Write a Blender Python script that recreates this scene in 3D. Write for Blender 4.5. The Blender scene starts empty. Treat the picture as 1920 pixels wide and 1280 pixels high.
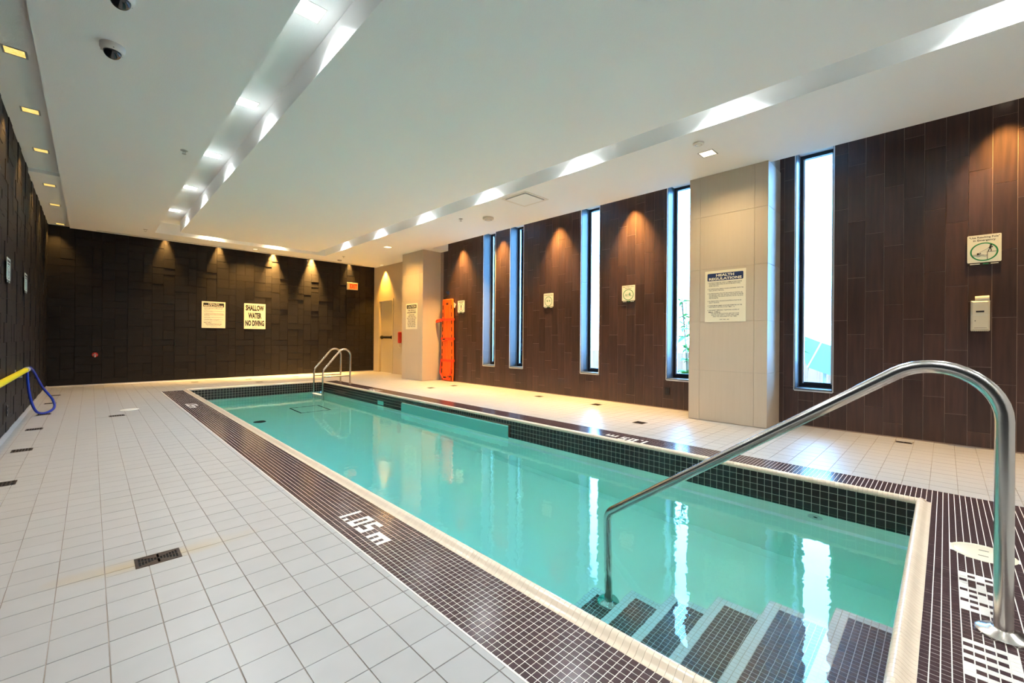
import bpy, math, random
from mathutils import Vector, Matrix
random.seed(7)
S = bpy.context.scene
COL = S.collection
PI = math.pi

# ------------------------------------------------------------------ camera
H = 1.0935
F_PX, YAW, PITCH, ROLL, CX, CY = 801.22, 0.778548, 0.00125942, 0.0080638, 960.0, 633.488
_r = Vector((math.cos(YAW), -math.sin(YAW), 0)); _f = Vector((math.sin(YAW), math.cos(YAW), 0)); _u = Vector((0, 0, 1))
_f2 = math.cos(PITCH)*_f + math.sin(PITCH)*_u; _u2 = -math.sin(PITCH)*_f + math.cos(PITCH)*_u
CR = math.cos(ROLL)*_r + math.sin(ROLL)*_u2; CU = -math.sin(ROLL)*_r + math.cos(ROLL)*_u2; CF = _f2
cam = bpy.data.cameras.new('camera'); camo = bpy.data.objects.new('camera', cam); COL.objects.link(camo)
cam.sensor_width = 36; cam.lens = F_PX/1920*36; cam.shift_y = (CY-640)/1920; cam.clip_start = .02; cam.clip_end = 200
m = Matrix((CR, CU, -CF)).transposed().to_4x4(); m.translation = (0, 0, H); camo.matrix_world = m
S.camera = camo

# ------------------------------------------------------------------ world, exposure
S.view_settings.view_transform = 'Standard'; S.view_settings.look = 'None'
S.view_settings.gamma = 1; S.view_settings.use_curve_mapping = False
S.view_settings.exposure = 0.15
SKY = 40.0
w = bpy.data.worlds.new('sky'); S.world = w; w.use_nodes = True
bg = w.node_tree.nodes['Background']; bg.inputs[0].default_value = (.20, .52, 1, 1); bg.inputs[1].default_value = SKY
P_TROUGH, P_LEFT, P_RIGHT, P_BACK, P_SOFFIT = 30.0, 60.0, 1200.0, 5200.0, 170.0
C_TROUGH, C_WARM, C_BACK, C_SOFFIT = (.90, .96, 1), (1, .57, .15), (1, .56, .15), (1, .72, .36)
S.cycles.max_bounces = 10; S.cycles.diffuse_bounces = 5; S.cycles.glossy_bounces = 4; S.cycles.transmission_bounces = 8
S.cycles.sample_clamp_indirect = 30
S.cycles.volume_bounces = 0

# ------------------------------------------------------------------ materials
def nd(nt, t, **kw):
    n = nt.nodes.new(t)
    for k, v in kw.items(): setattr(n, k, v)
    return n
def mat(name, col, rough=.5, metal=0., spec=.5, emit=None, estr=0., var=0., noise=None, bump=None, trans=0., ior=1.45):
    """Principled material; noise=(scale xyz, second colour, contrast); bump=(scale, distance); var = per-object brightness spread"""
    M = bpy.data.materials.new(name); M.use_nodes = True; nt = M.node_tree; b = nt.nodes['Principled BSDF']
    b.inputs['Base Color'].default_value = (*col, 1); b.inputs['Roughness'].default_value = rough; b.inputs['Metallic'].default_value = metal
    b.inputs['Specular IOR Level'].default_value = spec; b.inputs['IOR'].default_value = ior
    b.inputs['Transmission Weight'].default_value = trans
    if emit: b.inputs['Emission Color'].default_value = (*emit, 1); b.inputs['Emission Strength'].default_value = estr
    src = None
    if noise or bump:
        geo = nd(nt, 'ShaderNodeNewGeometry')
    if noise:
        sc, c2, con = noise
        mp = nd(nt, 'ShaderNodeMapping'); mp.inputs['Scale'].default_value = sc
        nt.links.new(geo.outputs['Position'], mp.inputs['Vector'])
        n = nd(nt, 'ShaderNodeTexNoise'); n.inputs['Scale'].default_value = 1; n.inputs['Detail'].default_value = 5
        nt.links.new(mp.outputs[0], n.inputs['Vector'])
        r = nd(nt, 'ShaderNodeMapRange'); r.inputs[1].default_value = .5-con; r.inputs[2].default_value = .5+con
        nt.links.new(n.outputs['Fac'], r.inputs[0])
        mx = nd(nt, 'ShaderNodeMix', data_type='RGBA'); mx.inputs['A'].default_value = (*col, 1); mx.inputs['B'].default_value = (*c2, 1)
        nt.links.new(r.outputs[0], mx.inputs['Factor']); src = mx.outputs['Result']
    if var:
        oi = nd(nt, 'ShaderNodeObjectInfo'); r = nd(nt, 'ShaderNodeMapRange'); r.inputs[3].default_value = 1-var; r.inputs[4].default_value = 1+var
        nt.links.new(oi.outputs['Random'], r.inputs[0])
        hs = nd(nt, 'ShaderNodeHueSaturation'); nt.links.new(r.outputs[0], hs.inputs['Value'])
        if src: nt.links.new(src, hs.inputs['Color'])
        else: hs.inputs['Color'].default_value = (*col, 1)
        src = hs.outputs[0]
    if src: nt.links.new(src, b.inputs['Base Color'])
    if bump:
        n = nd(nt, 'ShaderNodeTexNoise'); n.inputs['Detail'].default_value = 3
        if isinstance(bump[0], tuple):
            mp = nd(nt, 'ShaderNodeMapping'); mp.inputs['Scale'].default_value = bump[0]
            nt.links.new(geo.outputs['Position'], mp.inputs['Vector']); nt.links.new(mp.outputs[0], n.inputs['Vector']); n.inputs['Scale'].default_value = 1
        else:
            nt.links.new(geo.outputs['Position'], n.inputs['Vector']); n.inputs['Scale'].default_value = bump[0]
        bp = nd(nt, 'ShaderNodeBump'); bp.inputs['Distance'].default_value = bump[1]; bp.inputs['Strength'].default_value = 1
        nt.links.new(n.outputs['Fac'], bp.inputs['Height']); nt.links.new(bp.outputs[0], b.inputs['Normal'])
    return M
M = {}
M['ceil'] = mat('ceiling_paint', (.86, .87, .86), .9, bump=(160, .0015))
M['deck'] = mat('deck_tile', (.385, .37, .345), .33, spec=.8, var=.03, noise=((9, 9, 9), (.36, .345, .32), .25))
M['deck_grout'] = mat('deck_grout', (.20, .165, .13), .8, noise=((3, 3, 3), (.33, .29, .25), .12))
M['mos'] = mat('mosaic_brown', (.066, .038, .038), .18, var=.12, noise=((30, 30, 30), (.055, .033, .034), .3))
M['mos_w'] = mat('mosaic_white', (.74, .70, .63), .2)
M['step_b'] = mat('step_brown', (.13, .07, .048), .25)
M['step_w'] = mat('step_white', (.92, .91, .88), .3)  # mosaic white made lighter, standing in for direct light missing on the steps
M['mos_grout'] = mat('mosaic_grout', (.72, .65, .57), .7)
M['coping'] = mat('coping_glaze', (.72, .58, .43), .22, var=.03)
M['wl'] = mat('waterline_tile', (.030, .020, .017), .2, var=.15, noise=((12, 12, 12), (.022, .016, .014), .3))
M['wl_grout'] = mat('waterline_grout', (.55, .48, .38), .7)
M['slate'] = mat('slate_tile', (.011, .0088, .0078), .55, spec=.22, var=.12, noise=((7, 7, 14), (.017, .0135, .012), .25), bump=((12, 12, 60), .0012))
M['slate_back'] = mat('slate_joint', (.008, .007, .006), .8)
M['wood'] = mat('wood_tile', (.074, .038, .031), .32, var=.2, noise=((30, 30, 2.2), (.040, .024, .021), .22), bump=((60, 60, 5), .0004))
M['wood_grout'] = mat('wood_grout', (.34, .25, .19), .8)
M['coltile'] = mat('column_tile', (.54, .45, .34), .45, var=.02, noise=((50, 50, 2), (.51, .42, .315), .3))
M['colgrout'] = mat('column_grout', (.38, .33, .27), .8)
M['beige'] = mat('beige_paint', (.50, .41, .29), .7)
M['door'] = mat('door_paint', (.55, .45, .27), .5)
M['white_wall'] = mat('pale_wall', (.74, .72, .68), .8)
M['jamb'] = mat('jamb_tile', (.12, .15, .18), .35)  # blue of the sky light is tinted into the tile colour
M['edge'] = mat('edge_trim', (.75, .76, .78), .35, metal=.6)
M['frame'] = mat('dark_frame', (.02, .023, .03), .35, metal=.3)
M['steel'] = mat('brushed_steel', (.66, .62, .57), .22, metal=1.0, bump=((300, 300, 20), .0001))
M['bronze'] = mat('drain_bronze', (.11, .075, .05), .42, metal=.8, noise=((60, 60, 60), (.05, .035, .03), .2))
M['hole'] = mat('dark_hole', (.004, .004, .004), .9)
M['white'] = mat('white_plastic', (.72, .70, .64), .35)
M['cream'] = mat('cream_plastic', (.68, .60, .44), .35)
M['sign'] = mat('sign_board', (.80, .74, .56), .35)
M['sign2'] = mat('sign_white', (.74, .76, .66), .3)
M['ink'] = mat('black_ink', (.012, .010, .010), .5)
M['navy'] = mat('navy_ink', (.012, .028, .10), .4)
M['green'] = mat('green_ink', (.012, .22, .075), .4)
M['orange'] = mat('orange_plastic', (.95, .13, .008), .32)
M['strap'] = mat('orange_strap', (.90, .055, .01), .6)
M['slot'] = mat('slot_shadow', (.10, .012, .004), .7)
M['yellow'] = mat('yellow_pole', (.85, .66, .02), .3)
M['blue'] = mat('blue_hook', (.008, .03, .30), .3)
M['red'] = mat('red_plastic', (.55, .03, .015), .4)
M['dome'] = mat('smoked_dome', (.012, .013, .016), .06, spec=.8)
M['black'] = mat('black_bar', (.014, .012, .012), .35)
M['grey'] = mat('grey_metal', (.45, .45, .44), .4, metal=.6)
M['goldglass'] = mat('gold_glass', (.8, .6, .2), .3, emit=(1, .62, .16), estr=1.5, noise=((70, 70, 70), (.5, .3, .05), .2))
M['lampwhite'] = mat('white_lens', (.9, .9, .9), .3, emit=(1, .95, .9), estr=3.0)
M['lampwarm'] = mat('warm_lens', (.9, .85, .7), .3, emit=(1, .86, .6), estr=2.2)
M['basin'] = mat('pool_plaster', (.94, .97, .83), .6, noise=((2, 2, 2), (.92, .96, .81), .2))
M['ledge'] = mat('pool_ledge', (.88, .96, .92), .6)
M['panel'] = mat('pool_cover_panel', (.16, .52, .45), .3)
M['rust'] = mat('rusty_edge', (.10, .04, .015), .7)
M['fence'] = mat('fence_board', (.46, .22, .13), .7, var=.15, noise=((20, 20, 3), (.36, .16, .09), .25))
M['soil'] = mat('planter_ground', (.22, .19, .15), .9, noise=((4, 4, 4), (.16, .14, .10), .2))
M['leaf'] = mat('leaf_green', (.08, .24, .045), .45, var=.3)
M['stem'] = mat('stem_brown', (.12, .09, .05), .7)
M['tin'] = mat('sheet_metal', (.30, .42, .52), .35, metal=.7, bump=((8, 40, 8), .004))
M['exit'] = mat('exit_glow', (.25, .06, .02), .6, emit=(1, .20, .02), estr=1.1)
M['exit_red'] = mat('exit_letters', (.2, .005, .003), .6, emit=(.75, .01, .003), estr=.8)
# gold lens: let the noise drive the glow of the lit glass
nt = M['goldglass'].node_tree; b = nt.nodes['Principled BSDF']
nt.links.new([n for n in nt.nodes if n.type == 'MIX'][0].outputs['Result'], b.inputs['Emission Color'])
# rust-brown stain spreading sideways from the big drain, in the deck tile glaze itself
nt = M['deck'].node_tree; b = nt.nodes['Principled BSDF']; old = b.inputs['Base Color'].links[0].from_socket
geo = [n for n in nt.nodes if n.type == 'NEW_GEOMETRY'][0]
mp = nd(nt, 'ShaderNodeMapping'); mp.inputs['Location'].default_value = (-.245/.36, -2.72/.075, 0); mp.inputs['Scale'].default_value = (1/.36, 1/.075, 0)
nt.links.new(geo.outputs['Position'], mp.inputs['Vector'])
ln = nd(nt, 'ShaderNodeVectorMath', operation='LENGTH'); nt.links.new(mp.outputs[0], ln.inputs[0])
ns = nd(nt, 'ShaderNodeTexNoise'); ns.inputs['Scale'].default_value = 7; nt.links.new(geo.outputs['Position'], ns.inputs['Vector'])
ad = nd(nt, 'ShaderNodeMath', operation='MULTIPLY_ADD'); ad.inputs[1].default_value = 1.1; nt.links.new(ns.outputs['Fac'], ad.inputs[0]); nt.links.new(ln.outputs['Value'], ad.inputs[2])
rg = nd(nt, 'ShaderNodeMapRange'); rg.inputs[1].default_value = .7; rg.inputs[2].default_value = 1.75; rg.inputs[3].default_value = .95; rg.inputs[4].default_value = 0
nt.links.new(ad.outputs[0], rg.inputs[0])
mx = nd(nt, 'ShaderNodeMix', data_type='RGBA'); nt.links.new(rg.outputs[0], mx.inputs['Factor']); nt.links.new(old, mx.inputs['A']); mx.inputs['B'].default_value = (.40, .31, .18, 1)
nt.links.new(mx.outputs['Result'], b.inputs['Base Color'])
# window pane: clear sheet with a Fresnel reflection
G = bpy.data.materials.new('window_glass'); G.use_nodes = True; nt = G.node_tree; nt.nodes.clear()
o = nd(nt, 'ShaderNodeOutputMaterial'); t = nd(nt, 'ShaderNodeBsdfTransparent'); g = nd(nt, 'ShaderNodeBsdfGlossy'); g.inputs['Roughness'].default_value = .02
fr = nd(nt, 'ShaderNodeFresnel'); fr.inputs[0].default_value = 1.45; mxs = nd(nt, 'ShaderNodeMixShader'); t.inputs[0].default_value = (.93, .96, .97, 1)
nt.links.new(fr.outputs[0], mxs.inputs[0]); nt.links.new(t.outputs[0], mxs.inputs[1]); nt.links.new(g.outputs[0], mxs.inputs[2]); nt.links.new(mxs.outputs[0], o.inputs[0])
M['glass'] = G
# pool water: refracting surface, light ripples, tinting volume
G = bpy.data.materials.new('pool_water'); G.use_nodes = True; nt = G.node_tree; nt.nodes.clear()
o = nd(nt, 'ShaderNodeOutputMaterial'); g = nd(nt, 'ShaderNodeBsdfGlass'); g.inputs['IOR'].default_value = 1.333; g.inputs['Roughness'].default_value = 0.0
g.inputs['Color'].default_value = (1, 1, 1, 1)
va = nd(nt, 'ShaderNodeVolumeAbsorption'); va.inputs['Color'].default_value = (.0, .955, 1, 1); va.inputs['Density'].default_value = .40
geo = nd(nt, 'ShaderNodeNewGeometry'); n1 = nd(nt, 'ShaderNodeTexNoise'); n1.inputs['Scale'].default_value = 9; n1.inputs['Detail'].default_value = 2
nt.links.new(geo.outputs['Position'], n1.inputs['Vector'])
bp = nd(nt, 'ShaderNodeBump'); bp.inputs['Distance'].default_value = .0011; bp.inputs['Strength'].default_value = 1
nt.links.new(n1.outputs['Fac'], bp.inputs['Height']); nt.links.new(bp.outputs[0], g.inputs['Normal'])
nt.links.new(g.outputs[0], o.inputs['Surface']); nt.links.new(va.outputs[0], o.inputs['Volume'])
M['water'] = G

# ------------------------------------------------------------------ builders
class MB:
    def __init__(s): s.v = []; s.f = []; s.mi = []; s.mats = []
    def m(s, k):
        if k not in s.mats: s.mats.append(k)
        return s.mats.index(k)
    def add(s, vs, fs, k):
        o = len(s.v); i = s.m(k); s.v += [tuple(p) for p in vs]
        for f in fs: s.f.append(tuple(o+a for a in f)); s.mi.append(i)
        return s
    def box(s, x0, x1, y0, y1, z0, z1, k):
        vs = [(x, y, z) for z in (z0, z1) for y in (y0, y1) for x in (x0, x1)]
        return s.add(vs, [(0, 2, 3, 1), (4, 5, 7, 6), (0, 1, 5, 4), (1, 3, 7, 5), (3, 2, 6, 7), (2, 0, 4, 6)], k)
    def bbox(s, x0, x1, y0, y1, z0, z1, k, c=.003, axis=2):
        """box with one bevelled face pair: sides chamfered towards +axis"""
        a = [(x0, x1), (y0, y1), (z0, z1)]; o = [i for i in range(3) if i != axis]
        vs = []
        for lvl, ins in ((a[axis][0], 0), (a[axis][1]-c, 0), (a[axis][1], c)):
            (p0, p1), (q0, q1) = a[o[0]], a[o[1]]
            for p, q in ((p0+ins, q0+ins), (p1-ins, q0+ins), (p1-ins, q1-ins), (p0+ins, q1-ins)):
                t = [0, 0, 0]; t[axis] = lvl; t[o[0]] = p; t[o[1]] = q; vs.append(tuple(t))
        fs = [(0, 3, 2, 1)]
        for l in (0, 4):
            for i in range(4): j = (i+1) % 4; fs.append((l+i, l+j, l+4+j, l+4+i))
        fs.append((8, 9, 10, 11))
        return s.add(vs, fs, k)
    def prism(s, pts, z0, z1, k):
        n = len(pts); vs = [(x, y, z0) for x, y in pts]+[(x, y, z1) for x, y in pts]
        fs = [tuple(range(n-1, -1, -1)), tuple(range(n, 2*n))]+[(i, (i+1) % n, n+(i+1) % n, n+i) for i in range(n)]
        return s.add(vs, fs, k)
    def ring(s, cx, cy, ro, ri, z0, z1, k, n=40, sx=1, sy=1):
        vs = []
        for r, z in ((ro, z0), (ro, z1), (ri, z1), (ri, z0)):
            vs += [(cx+sx*r*math.cos(2*PI*i/n), cy+sy*r*math.sin(2*PI*i/n), z) for i in range(n)]
        fs = [(l*n+i, l*n+(i+1) % n, ((l+1) % 4)*n+(i+1) % n, ((l+1) % 4)*n+i) for l in range(4) for i in range(n)]
        return s.add(vs, fs, k)
    def lathe(s, prof, k, c=(0, 0, 0), n=28):
        vs = []; N = len(prof)
        for r, z in prof: vs += [(c[0]+r*math.cos(2*PI*i/n), c[1]+r*math.sin(2*PI*i/n), c[2]+z) for i in range(n)]
        fs = [(l*n+i, l*n+(i+1) % n, (l+1)*n+(i+1) % n, (l+1)*n+i) for l in range(N-1) for i in range(n)]
        if prof[0][0] > 1e-6: fs.append(tuple(range(n-1, -1, -1)))
        if prof[-1][0] > 1e-6: fs.append(tuple((N-1)*n+i for i in range(n)))
        return s.add(vs, fs, k)
    def tube(s, pts, r, k, n=14, closed=False):
        pts = [Vector(p) for p in pts]; N = len(pts); rings = []
        up = Vector((.13, .27, .95)); prev = None
        for i, p in enumerate(pts):
            a = pts[(i-1) % N] if closed or i > 0 else p; b = pts[(i+1) % N] if closed or i < N-1 else p
            t = (b-a).normalized()
            if prev is None: x = t.cross(up).normalized()
            else: x = (prev-t*prev.dot(t)).normalized()
            prev = x; y = t.cross(x)
            rr = r[i] if isinstance(r, (list, tuple)) else r
            rings.append([p+rr*(math.cos(2*PI*j/n)*x+math.sin(2*PI*j/n)*y) for j in range(n)])
        vs = [q for R in rings for q in R]
        L = N if closed else N-1
        fs = [(i*n+j, i*n+(j+1) % n, ((i+1) % N)*n+(j+1) % n, ((i+1) % N)*n+j) for i in range(L) for j in range(n)]
        if not closed: fs += [tuple(range(n-1, -1, -1)), tuple((N-1)*n+j for j in range(n))]
        return s.add(vs, fs, k)
    def mesh(s, name, smooth=False):
        me = bpy.data.meshes.new(name); me.from_pydata(s.v, [], s.f)
        for k in s.mats: me.materials.append(M[k])
        me.polygons.foreach_set('material_index', s.mi)
        if smooth:
            me.polygons.foreach_set('use_smooth', [True]*len(s.f))
            try: me.set_sharp_from_angle(angle=math.radians(40))
            except Exception: pass
        me.update(); return me
    def obj(s, name, parent=None, smooth=False, loc=None):
        return link(name, s.mesh(name, smooth), parent, loc)
def link(name, data, parent=None, loc=None):
    o = bpy.data.objects.new(name, data); COL.objects.link(o)
    if parent is not None: o.parent = parent
    if loc is not None: o.location = loc
    return o
def tag(o, label, cat, group=None):
    o['label'] = label; o['category'] = cat
    if group: o['group'] = group
    return o
def thing(name, label, cat, loc=(0, 0, 0), rot=None, group=None):
    o = link(name, None, None, loc)
    if rot is not None: o.rotation_euler = rot.to_euler()
    return tag(o, label, cat, group)
def struct(o): o['kind'] = 'structure'; return o
def fillet(P, R, n=10):
    """polyline P with corner radii R (one per inner corner) -> smooth point list"""
    P = [Vector(p) for p in P]; out = [P[0]]
    for i in range(1, len(P)-1):
        a = (P[i-1]-P[i]).normalized(); b = (P[i+1]-P[i]).normalized(); r = R[i-1]
        th = a.angle(b); t = r/math.tan(th/2); c = P[i]+(a+b).normalized()*(r/math.sin(th/2))
        p0 = P[i]+a*t-c; p1 = P[i]+b*t-c; ang = PI-th
        for j in range(n+1):
            k = j/n; out.append(c+(math.sin((1-k)*ang)*p0+math.sin(k*ang)*p1)/math.sin(ang))
    out.append(P[-1]); return out
def px(p):
    d = Vector(p)-Vector((0, 0, H)); z = d.dot(CF)
    if z < .05: return None
    return CX+F_PX*d.dot(CR)/z, CY-F_PX*d.dot(CU)/z
XL, XR, YB = -.645, 6.53, 13.0
FR = {  # surface frames: (u, v, h) -> world, and outward normal
    'floor': (lambda u, v, h: (u, v, h), Vector((0, 0, 1))),
    'back': (lambda u, v, h: (u, YB-h, v), Vector((0, -1, 0))),
    'right': (lambda u, v, h: (XR-h, -u, v), Vector((-1, 0, 0))),
    'left': (lambda u, v, h: (XL+h, u, v), Vector((1, 0, 0)))}
_cache = {}
def tile_geo(fr, hu, hv, h0, h1, c):
    f = FR[fr][0]; z = f(0, 0, 0); q = lambda u, v, h: tuple(a-b for a, b in zip(f(u, v, h), z))
    vs = [q(-hu, -hv, h0), q(hu, -hv, h0), q(hu, hv, h0), q(-hu, hv, h0), q(-hu+c, -hv+c, h1), q(hu-c, -hv+c, h1), q(hu-c, hv-c, h1), q(-hu+c, hv-c, h1)]
    return vs, [(0, 1, 5, 4), (1, 2, 6, 5), (2, 3, 7, 6), (3, 0, 4, 7), (4, 5, 6, 7)]
def lay(parent, name, fr, rects, h0, c, nparts, stuff, shift=(0, 0, 0)):
    """rects (u0,u1,v0,v1,h1,material): the nparts that show largest become objects, the rest one stuff part"""
    f, nrm = FR[fr]; sc = []
    for R in rects:
        u0, u1, v0, v1, h1, k = R
        p = Vector(f((u0+u1)/2, (v0+v1)/2, h1))+Vector(shift); s = px(p); d = p-Vector((0, 0, H))
        vis = s is not None and -20 < s[0] < 1940 and -20 < s[1] < 1300 and d.dot(nrm) < 0
        sc.append((u1-u0)*(v1-v0)*abs(d.normalized().dot(nrm))/d.length_squared*(1 if vis else 1e-4))
    order = sorted(range(len(rects)), key=lambda i: -sc[i])
    big, rest = order[:nparts], order[nparts:]
    for i in big:
        u0, u1, v0, v1, h1, k = rects[i]
        key = (fr, round(u1-u0, 4), round(v1-v0, 4), h0, round(h1, 4), k)
        if key not in _cache:
            b = MB(); b.add(*tile_geo(fr, (u1-u0)/2, (v1-v0)/2, h0, h1, c), k); _cache[key] = b.mesh(name)
        link(name, _cache[key], parent, Vector(f((u0+u1)/2, (v0+v1)/2, 0))+Vector(shift))
    if rest:
        b = MB()
        for i in rest:
            u0, u1, v0, v1, h1, k = rects[i]
            vs, fs = tile_geo(fr, (u1-u0)/2, (v1-v0)/2, h0, h1, c); z = Vector(f((u0+u1)/2, (v0+v1)/2, 0))+Vector(shift)
            b.add([Vector(p)+z for p in vs], fs, k)
        o = b.obj(stuff, parent); o['kind'] = 'stuff'
def subtract(rects, hole):
    a0, a1, b0, b1 = hole; out = []
    for u0, u1, v0, v1, *r in rects:
        if u1 <= a0 or u0 >= a1 or v1 <= b0 or v0 >= b1: out.append((u0, u1, v0, v1, *r)); continue
        if v0 < b0: out.append((u0, u1, v0, b0, *r))
        if v1 > b1: out.append((u0, u1, b1, v1, *r))
        if u0 < a0: out.append((u0, a0, max(v0, b0), min(v1, b1), *r))
        if u1 > a1: out.append((a1, u1, max(v0, b0), min(v1, b1), *r))
    return [q for q in out if q[1]-q[0] > .012 and q[3]-q[2] > .012]
ROT = {'right': Matrix(((0, 0, -1), (-1, 0, 0), (0, 1, 0))), 'back': Matrix(((1, 0, 0), (0, 0, -1), (0, 1, 0))), 'left': Matrix(((0, 0, 1), (1, 0, 0), (0, 1, 0)))}

# ------------------------------------------------------------------ layout numbers
YN = -2.6                                   # wall behind the camera
PX0, PX1, PY0, PY1 = 1.405, 4.01, .135, 10.70   # pool inner faces
CW = .075                                   # coping width
BX0, BX1 = .995, 4.43                       # outer edges of the brown mosaic
BYN, BYF = -.62, 10.78
ZC = 3.33                                   # ceiling underside
WZ = -.22                                   # water level
WIN = [(.975, 1.378), (2.70, 3.112), (4.385, 4.788), (6.285, 6.687), (7.17, 7.578)]
SILL, WTOP = .472, 3.56
COL2 = (5.97, 1.548, 2.523); COL1 = (5.98, 9.29, 10.29)

# ------------------------------------------------------------------ floor slab
b = MB()
def slab(x0, x1, y0, y1, k): b.box(x0, x1, y0, y1, -.30, -.0028, k)
slab(XL-.2, BX0, YN-.2, YB+.2, 'deck_grout'); slab(BX1, XR+.4, YN-.2, YB+.2, 'deck_grout')
slab(BX0, BX1, YN-.2, BYN, 'deck_grout'); slab(BX0, BX1, BYF, YB+.2, 'deck_grout')
b.box(BX0, PX0-.012, BYN, BYF, -.30, -.0012, 'mos_grout'); b.box(PX1+.012, BX1, BYN, BYF, -.30, -.0012, 'mos_grout')
b.box(PX0-.012, PX1+.012, BYN, PY0-.012, -.30, -.0012, 'mos_grout'); b.box(PX0-.012, PX1+.012, PY1+.012, BYF, -.30, -.0012, 'mos_grout')
floor = struct(b.obj('floor'))
T = .152; rects = []
def deck(x0, x1, y0, y1, ox, oy):
    i0 = math.floor((x0-ox)/T); j0 = math.floor((y0-oy)/T)
    for i in range(i0, math.ceil((x1-ox)/T)):
        for j in range(j0, math.ceil((y1-oy)/T)):
            a0, a1 = max(x0, ox+i*T)+.0013, min(x1, ox+(i+1)*T)-.0013; c0, c1 = max(y0, oy+j*T)+.0013, min(y1, oy+(j+1)*T)-.0013
            if a1-a0 > .01 and c1-c0 > .01: rects.append((a0, a1, c0, c1, random.uniform(-.0004, .0004), 'deck'))
deck(XL, BX0, YN, BYF, -.0985, 2.697); deck(BX1, XR, YN, BYF, BX1, .08); deck(BX0, BX1, YN, BYN, -.0985, .08); deck(XL, XR, BYF, YB, -.0985, BYF)
DRAINS = [(-.452, 4.83, .135, .135), (-.455, 6.13, .135, .135), (-.457, 7.40, .135, .135), (-.450, 8.70, .135, .135), (-.449, 10.02, .135, .135), (-.445, 11.29, .135, .135),
          (.262, 7.92, .16, .13), (.245, 2.715, .172, .122), (1.77, 12.5, .14, .14), (2.90, 11.58, .14, .14), (2.88, 12.46, .14, .14), (4.02, 12.5, .14, .14),
          (5.32, 7.90, .14, .16), (5.95, 7.92, .14, .14), (6.07, 5.41, .14, .14), (6.05, 4.10, .14, .15), (5.16, 2.82, .15, .15), (6.30, .31, .07, .13)]
for x, y, wx, wy in DRAINS: rects = subtract(rects, (x-wx/2-.001, x+wx/2+.001, y-wy/2-.001, y+wy/2+.001))
lay(floor, 'floor_tile', 'floor', rects, -.003, .0009, 300, 'floor_tile_field')
# mosaic with inlaid lettering
P = .0275
GLY = {'1': ['1']*5, '.': ['0']*4+['1'], '0': ['111', '101', '101', '101', '111'], '5': ['111', '100', '111', '001', '111'],
       'm': ['00000', '00000', '11111', '10101', '10101'], 'S': ['111', '100', '111', '001', '111'], 'H': ['101', '101', '111', '101', '101'],
       'A': ['111', '101', '111', '101', '101'], 'L': ['100', '100', '100', '100', '111'], 'O': ['111', '101', '101', '101', '111'],
       'W': ['10101', '10101', '10101', '10101', '11111'], 'R': ['111', '101', '111', '110', '101'], 'E': ['111', '100', '111', '100', '111']}
def cells(txt):
    out = []; x = 0
    for ch in txt:
        if ch == ' ': x += 1; continue
        g = GLY[ch]
        for r, row in enumerate(g):
            for c_, v in enumerate(row):
                if v == '1': out.append((x+c_, r))
        x += len(g[0])+1
    return out
white = set()
def ink(txt, fn):
    for c_, r in cells(txt): white.add(fn(c_, r))
OXL, OYN = BX0+.006, .0335       # mosaic grid origins
kx = lambda x: round((x-OXL)/P); ky = lambda y: round((y-OYN)/P)
# left band reads towards -y with its top towards the pool; right band the other way round
for y in (2.603, 8.57): ink('1.05 m', lambda c_, r, y=y: ('L', kx(1.0775)+4-r, ky(y)-1-c_))
OXR = PX1+CW+.003
for y in (2.235, 8.08): ink('1.05 m', lambda c_, r, y=y: ('R', 2+r, ky(y)+c_))
OXN = 2.972-P*54
ink('AREA', lambda c_, r: ('N', 54-15+c_, ky(-.0465)-1-r)); ink('SHALLOW', lambda c_, r: ('N', 54-24-29+c_, ky(-.0465)-1-r))
mos = []
def mosaic(tagk, ox, i0, i1, j0, j1, xlim=None, skip=None):
    for i in range(i0, i1):
        for j in range(j0, j1):
            a0, a1 = ox+i*P+.0014, ox+(i+1)*P-.0014
            if xlim: a0, a1 = max(a0, xlim[0]), min(a1, xlim[1])
            c0, c1 = OYN+j*P+.0014, OYN+(j+1)*P-.0014
            if a1-a0 < .006: continue
            if skip and skip((a0+a1)/2, (c0+c1)/2): continue
            mos.append((a0, a1, c0, c1, random.uniform(-.0002, .0003), 'mos_w' if (tagk, i, j) in white else 'mos'))
JN = ky(BYN); JF = ky(BYF); JP = ky(PY0-CW)
mosaic('L', OXL, 0, 12, JN, JF); mosaic('R', OXR, 0, 13, JP, JF, (0, BX1-.002))
LID = (3.305, -.142, .122)
mosaic('N', OXN, -20, 110, JN, JP, (OXL+12*P+.0014, BX1-.002), lambda x, y: math.hypot(x-LID[0], y-LID[1]) < LID[2]-.004)
lay(floor, 'mosaic_tile', 'floor', mos, -.0014, .0005, 300, 'mosaic_tile_field')

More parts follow.
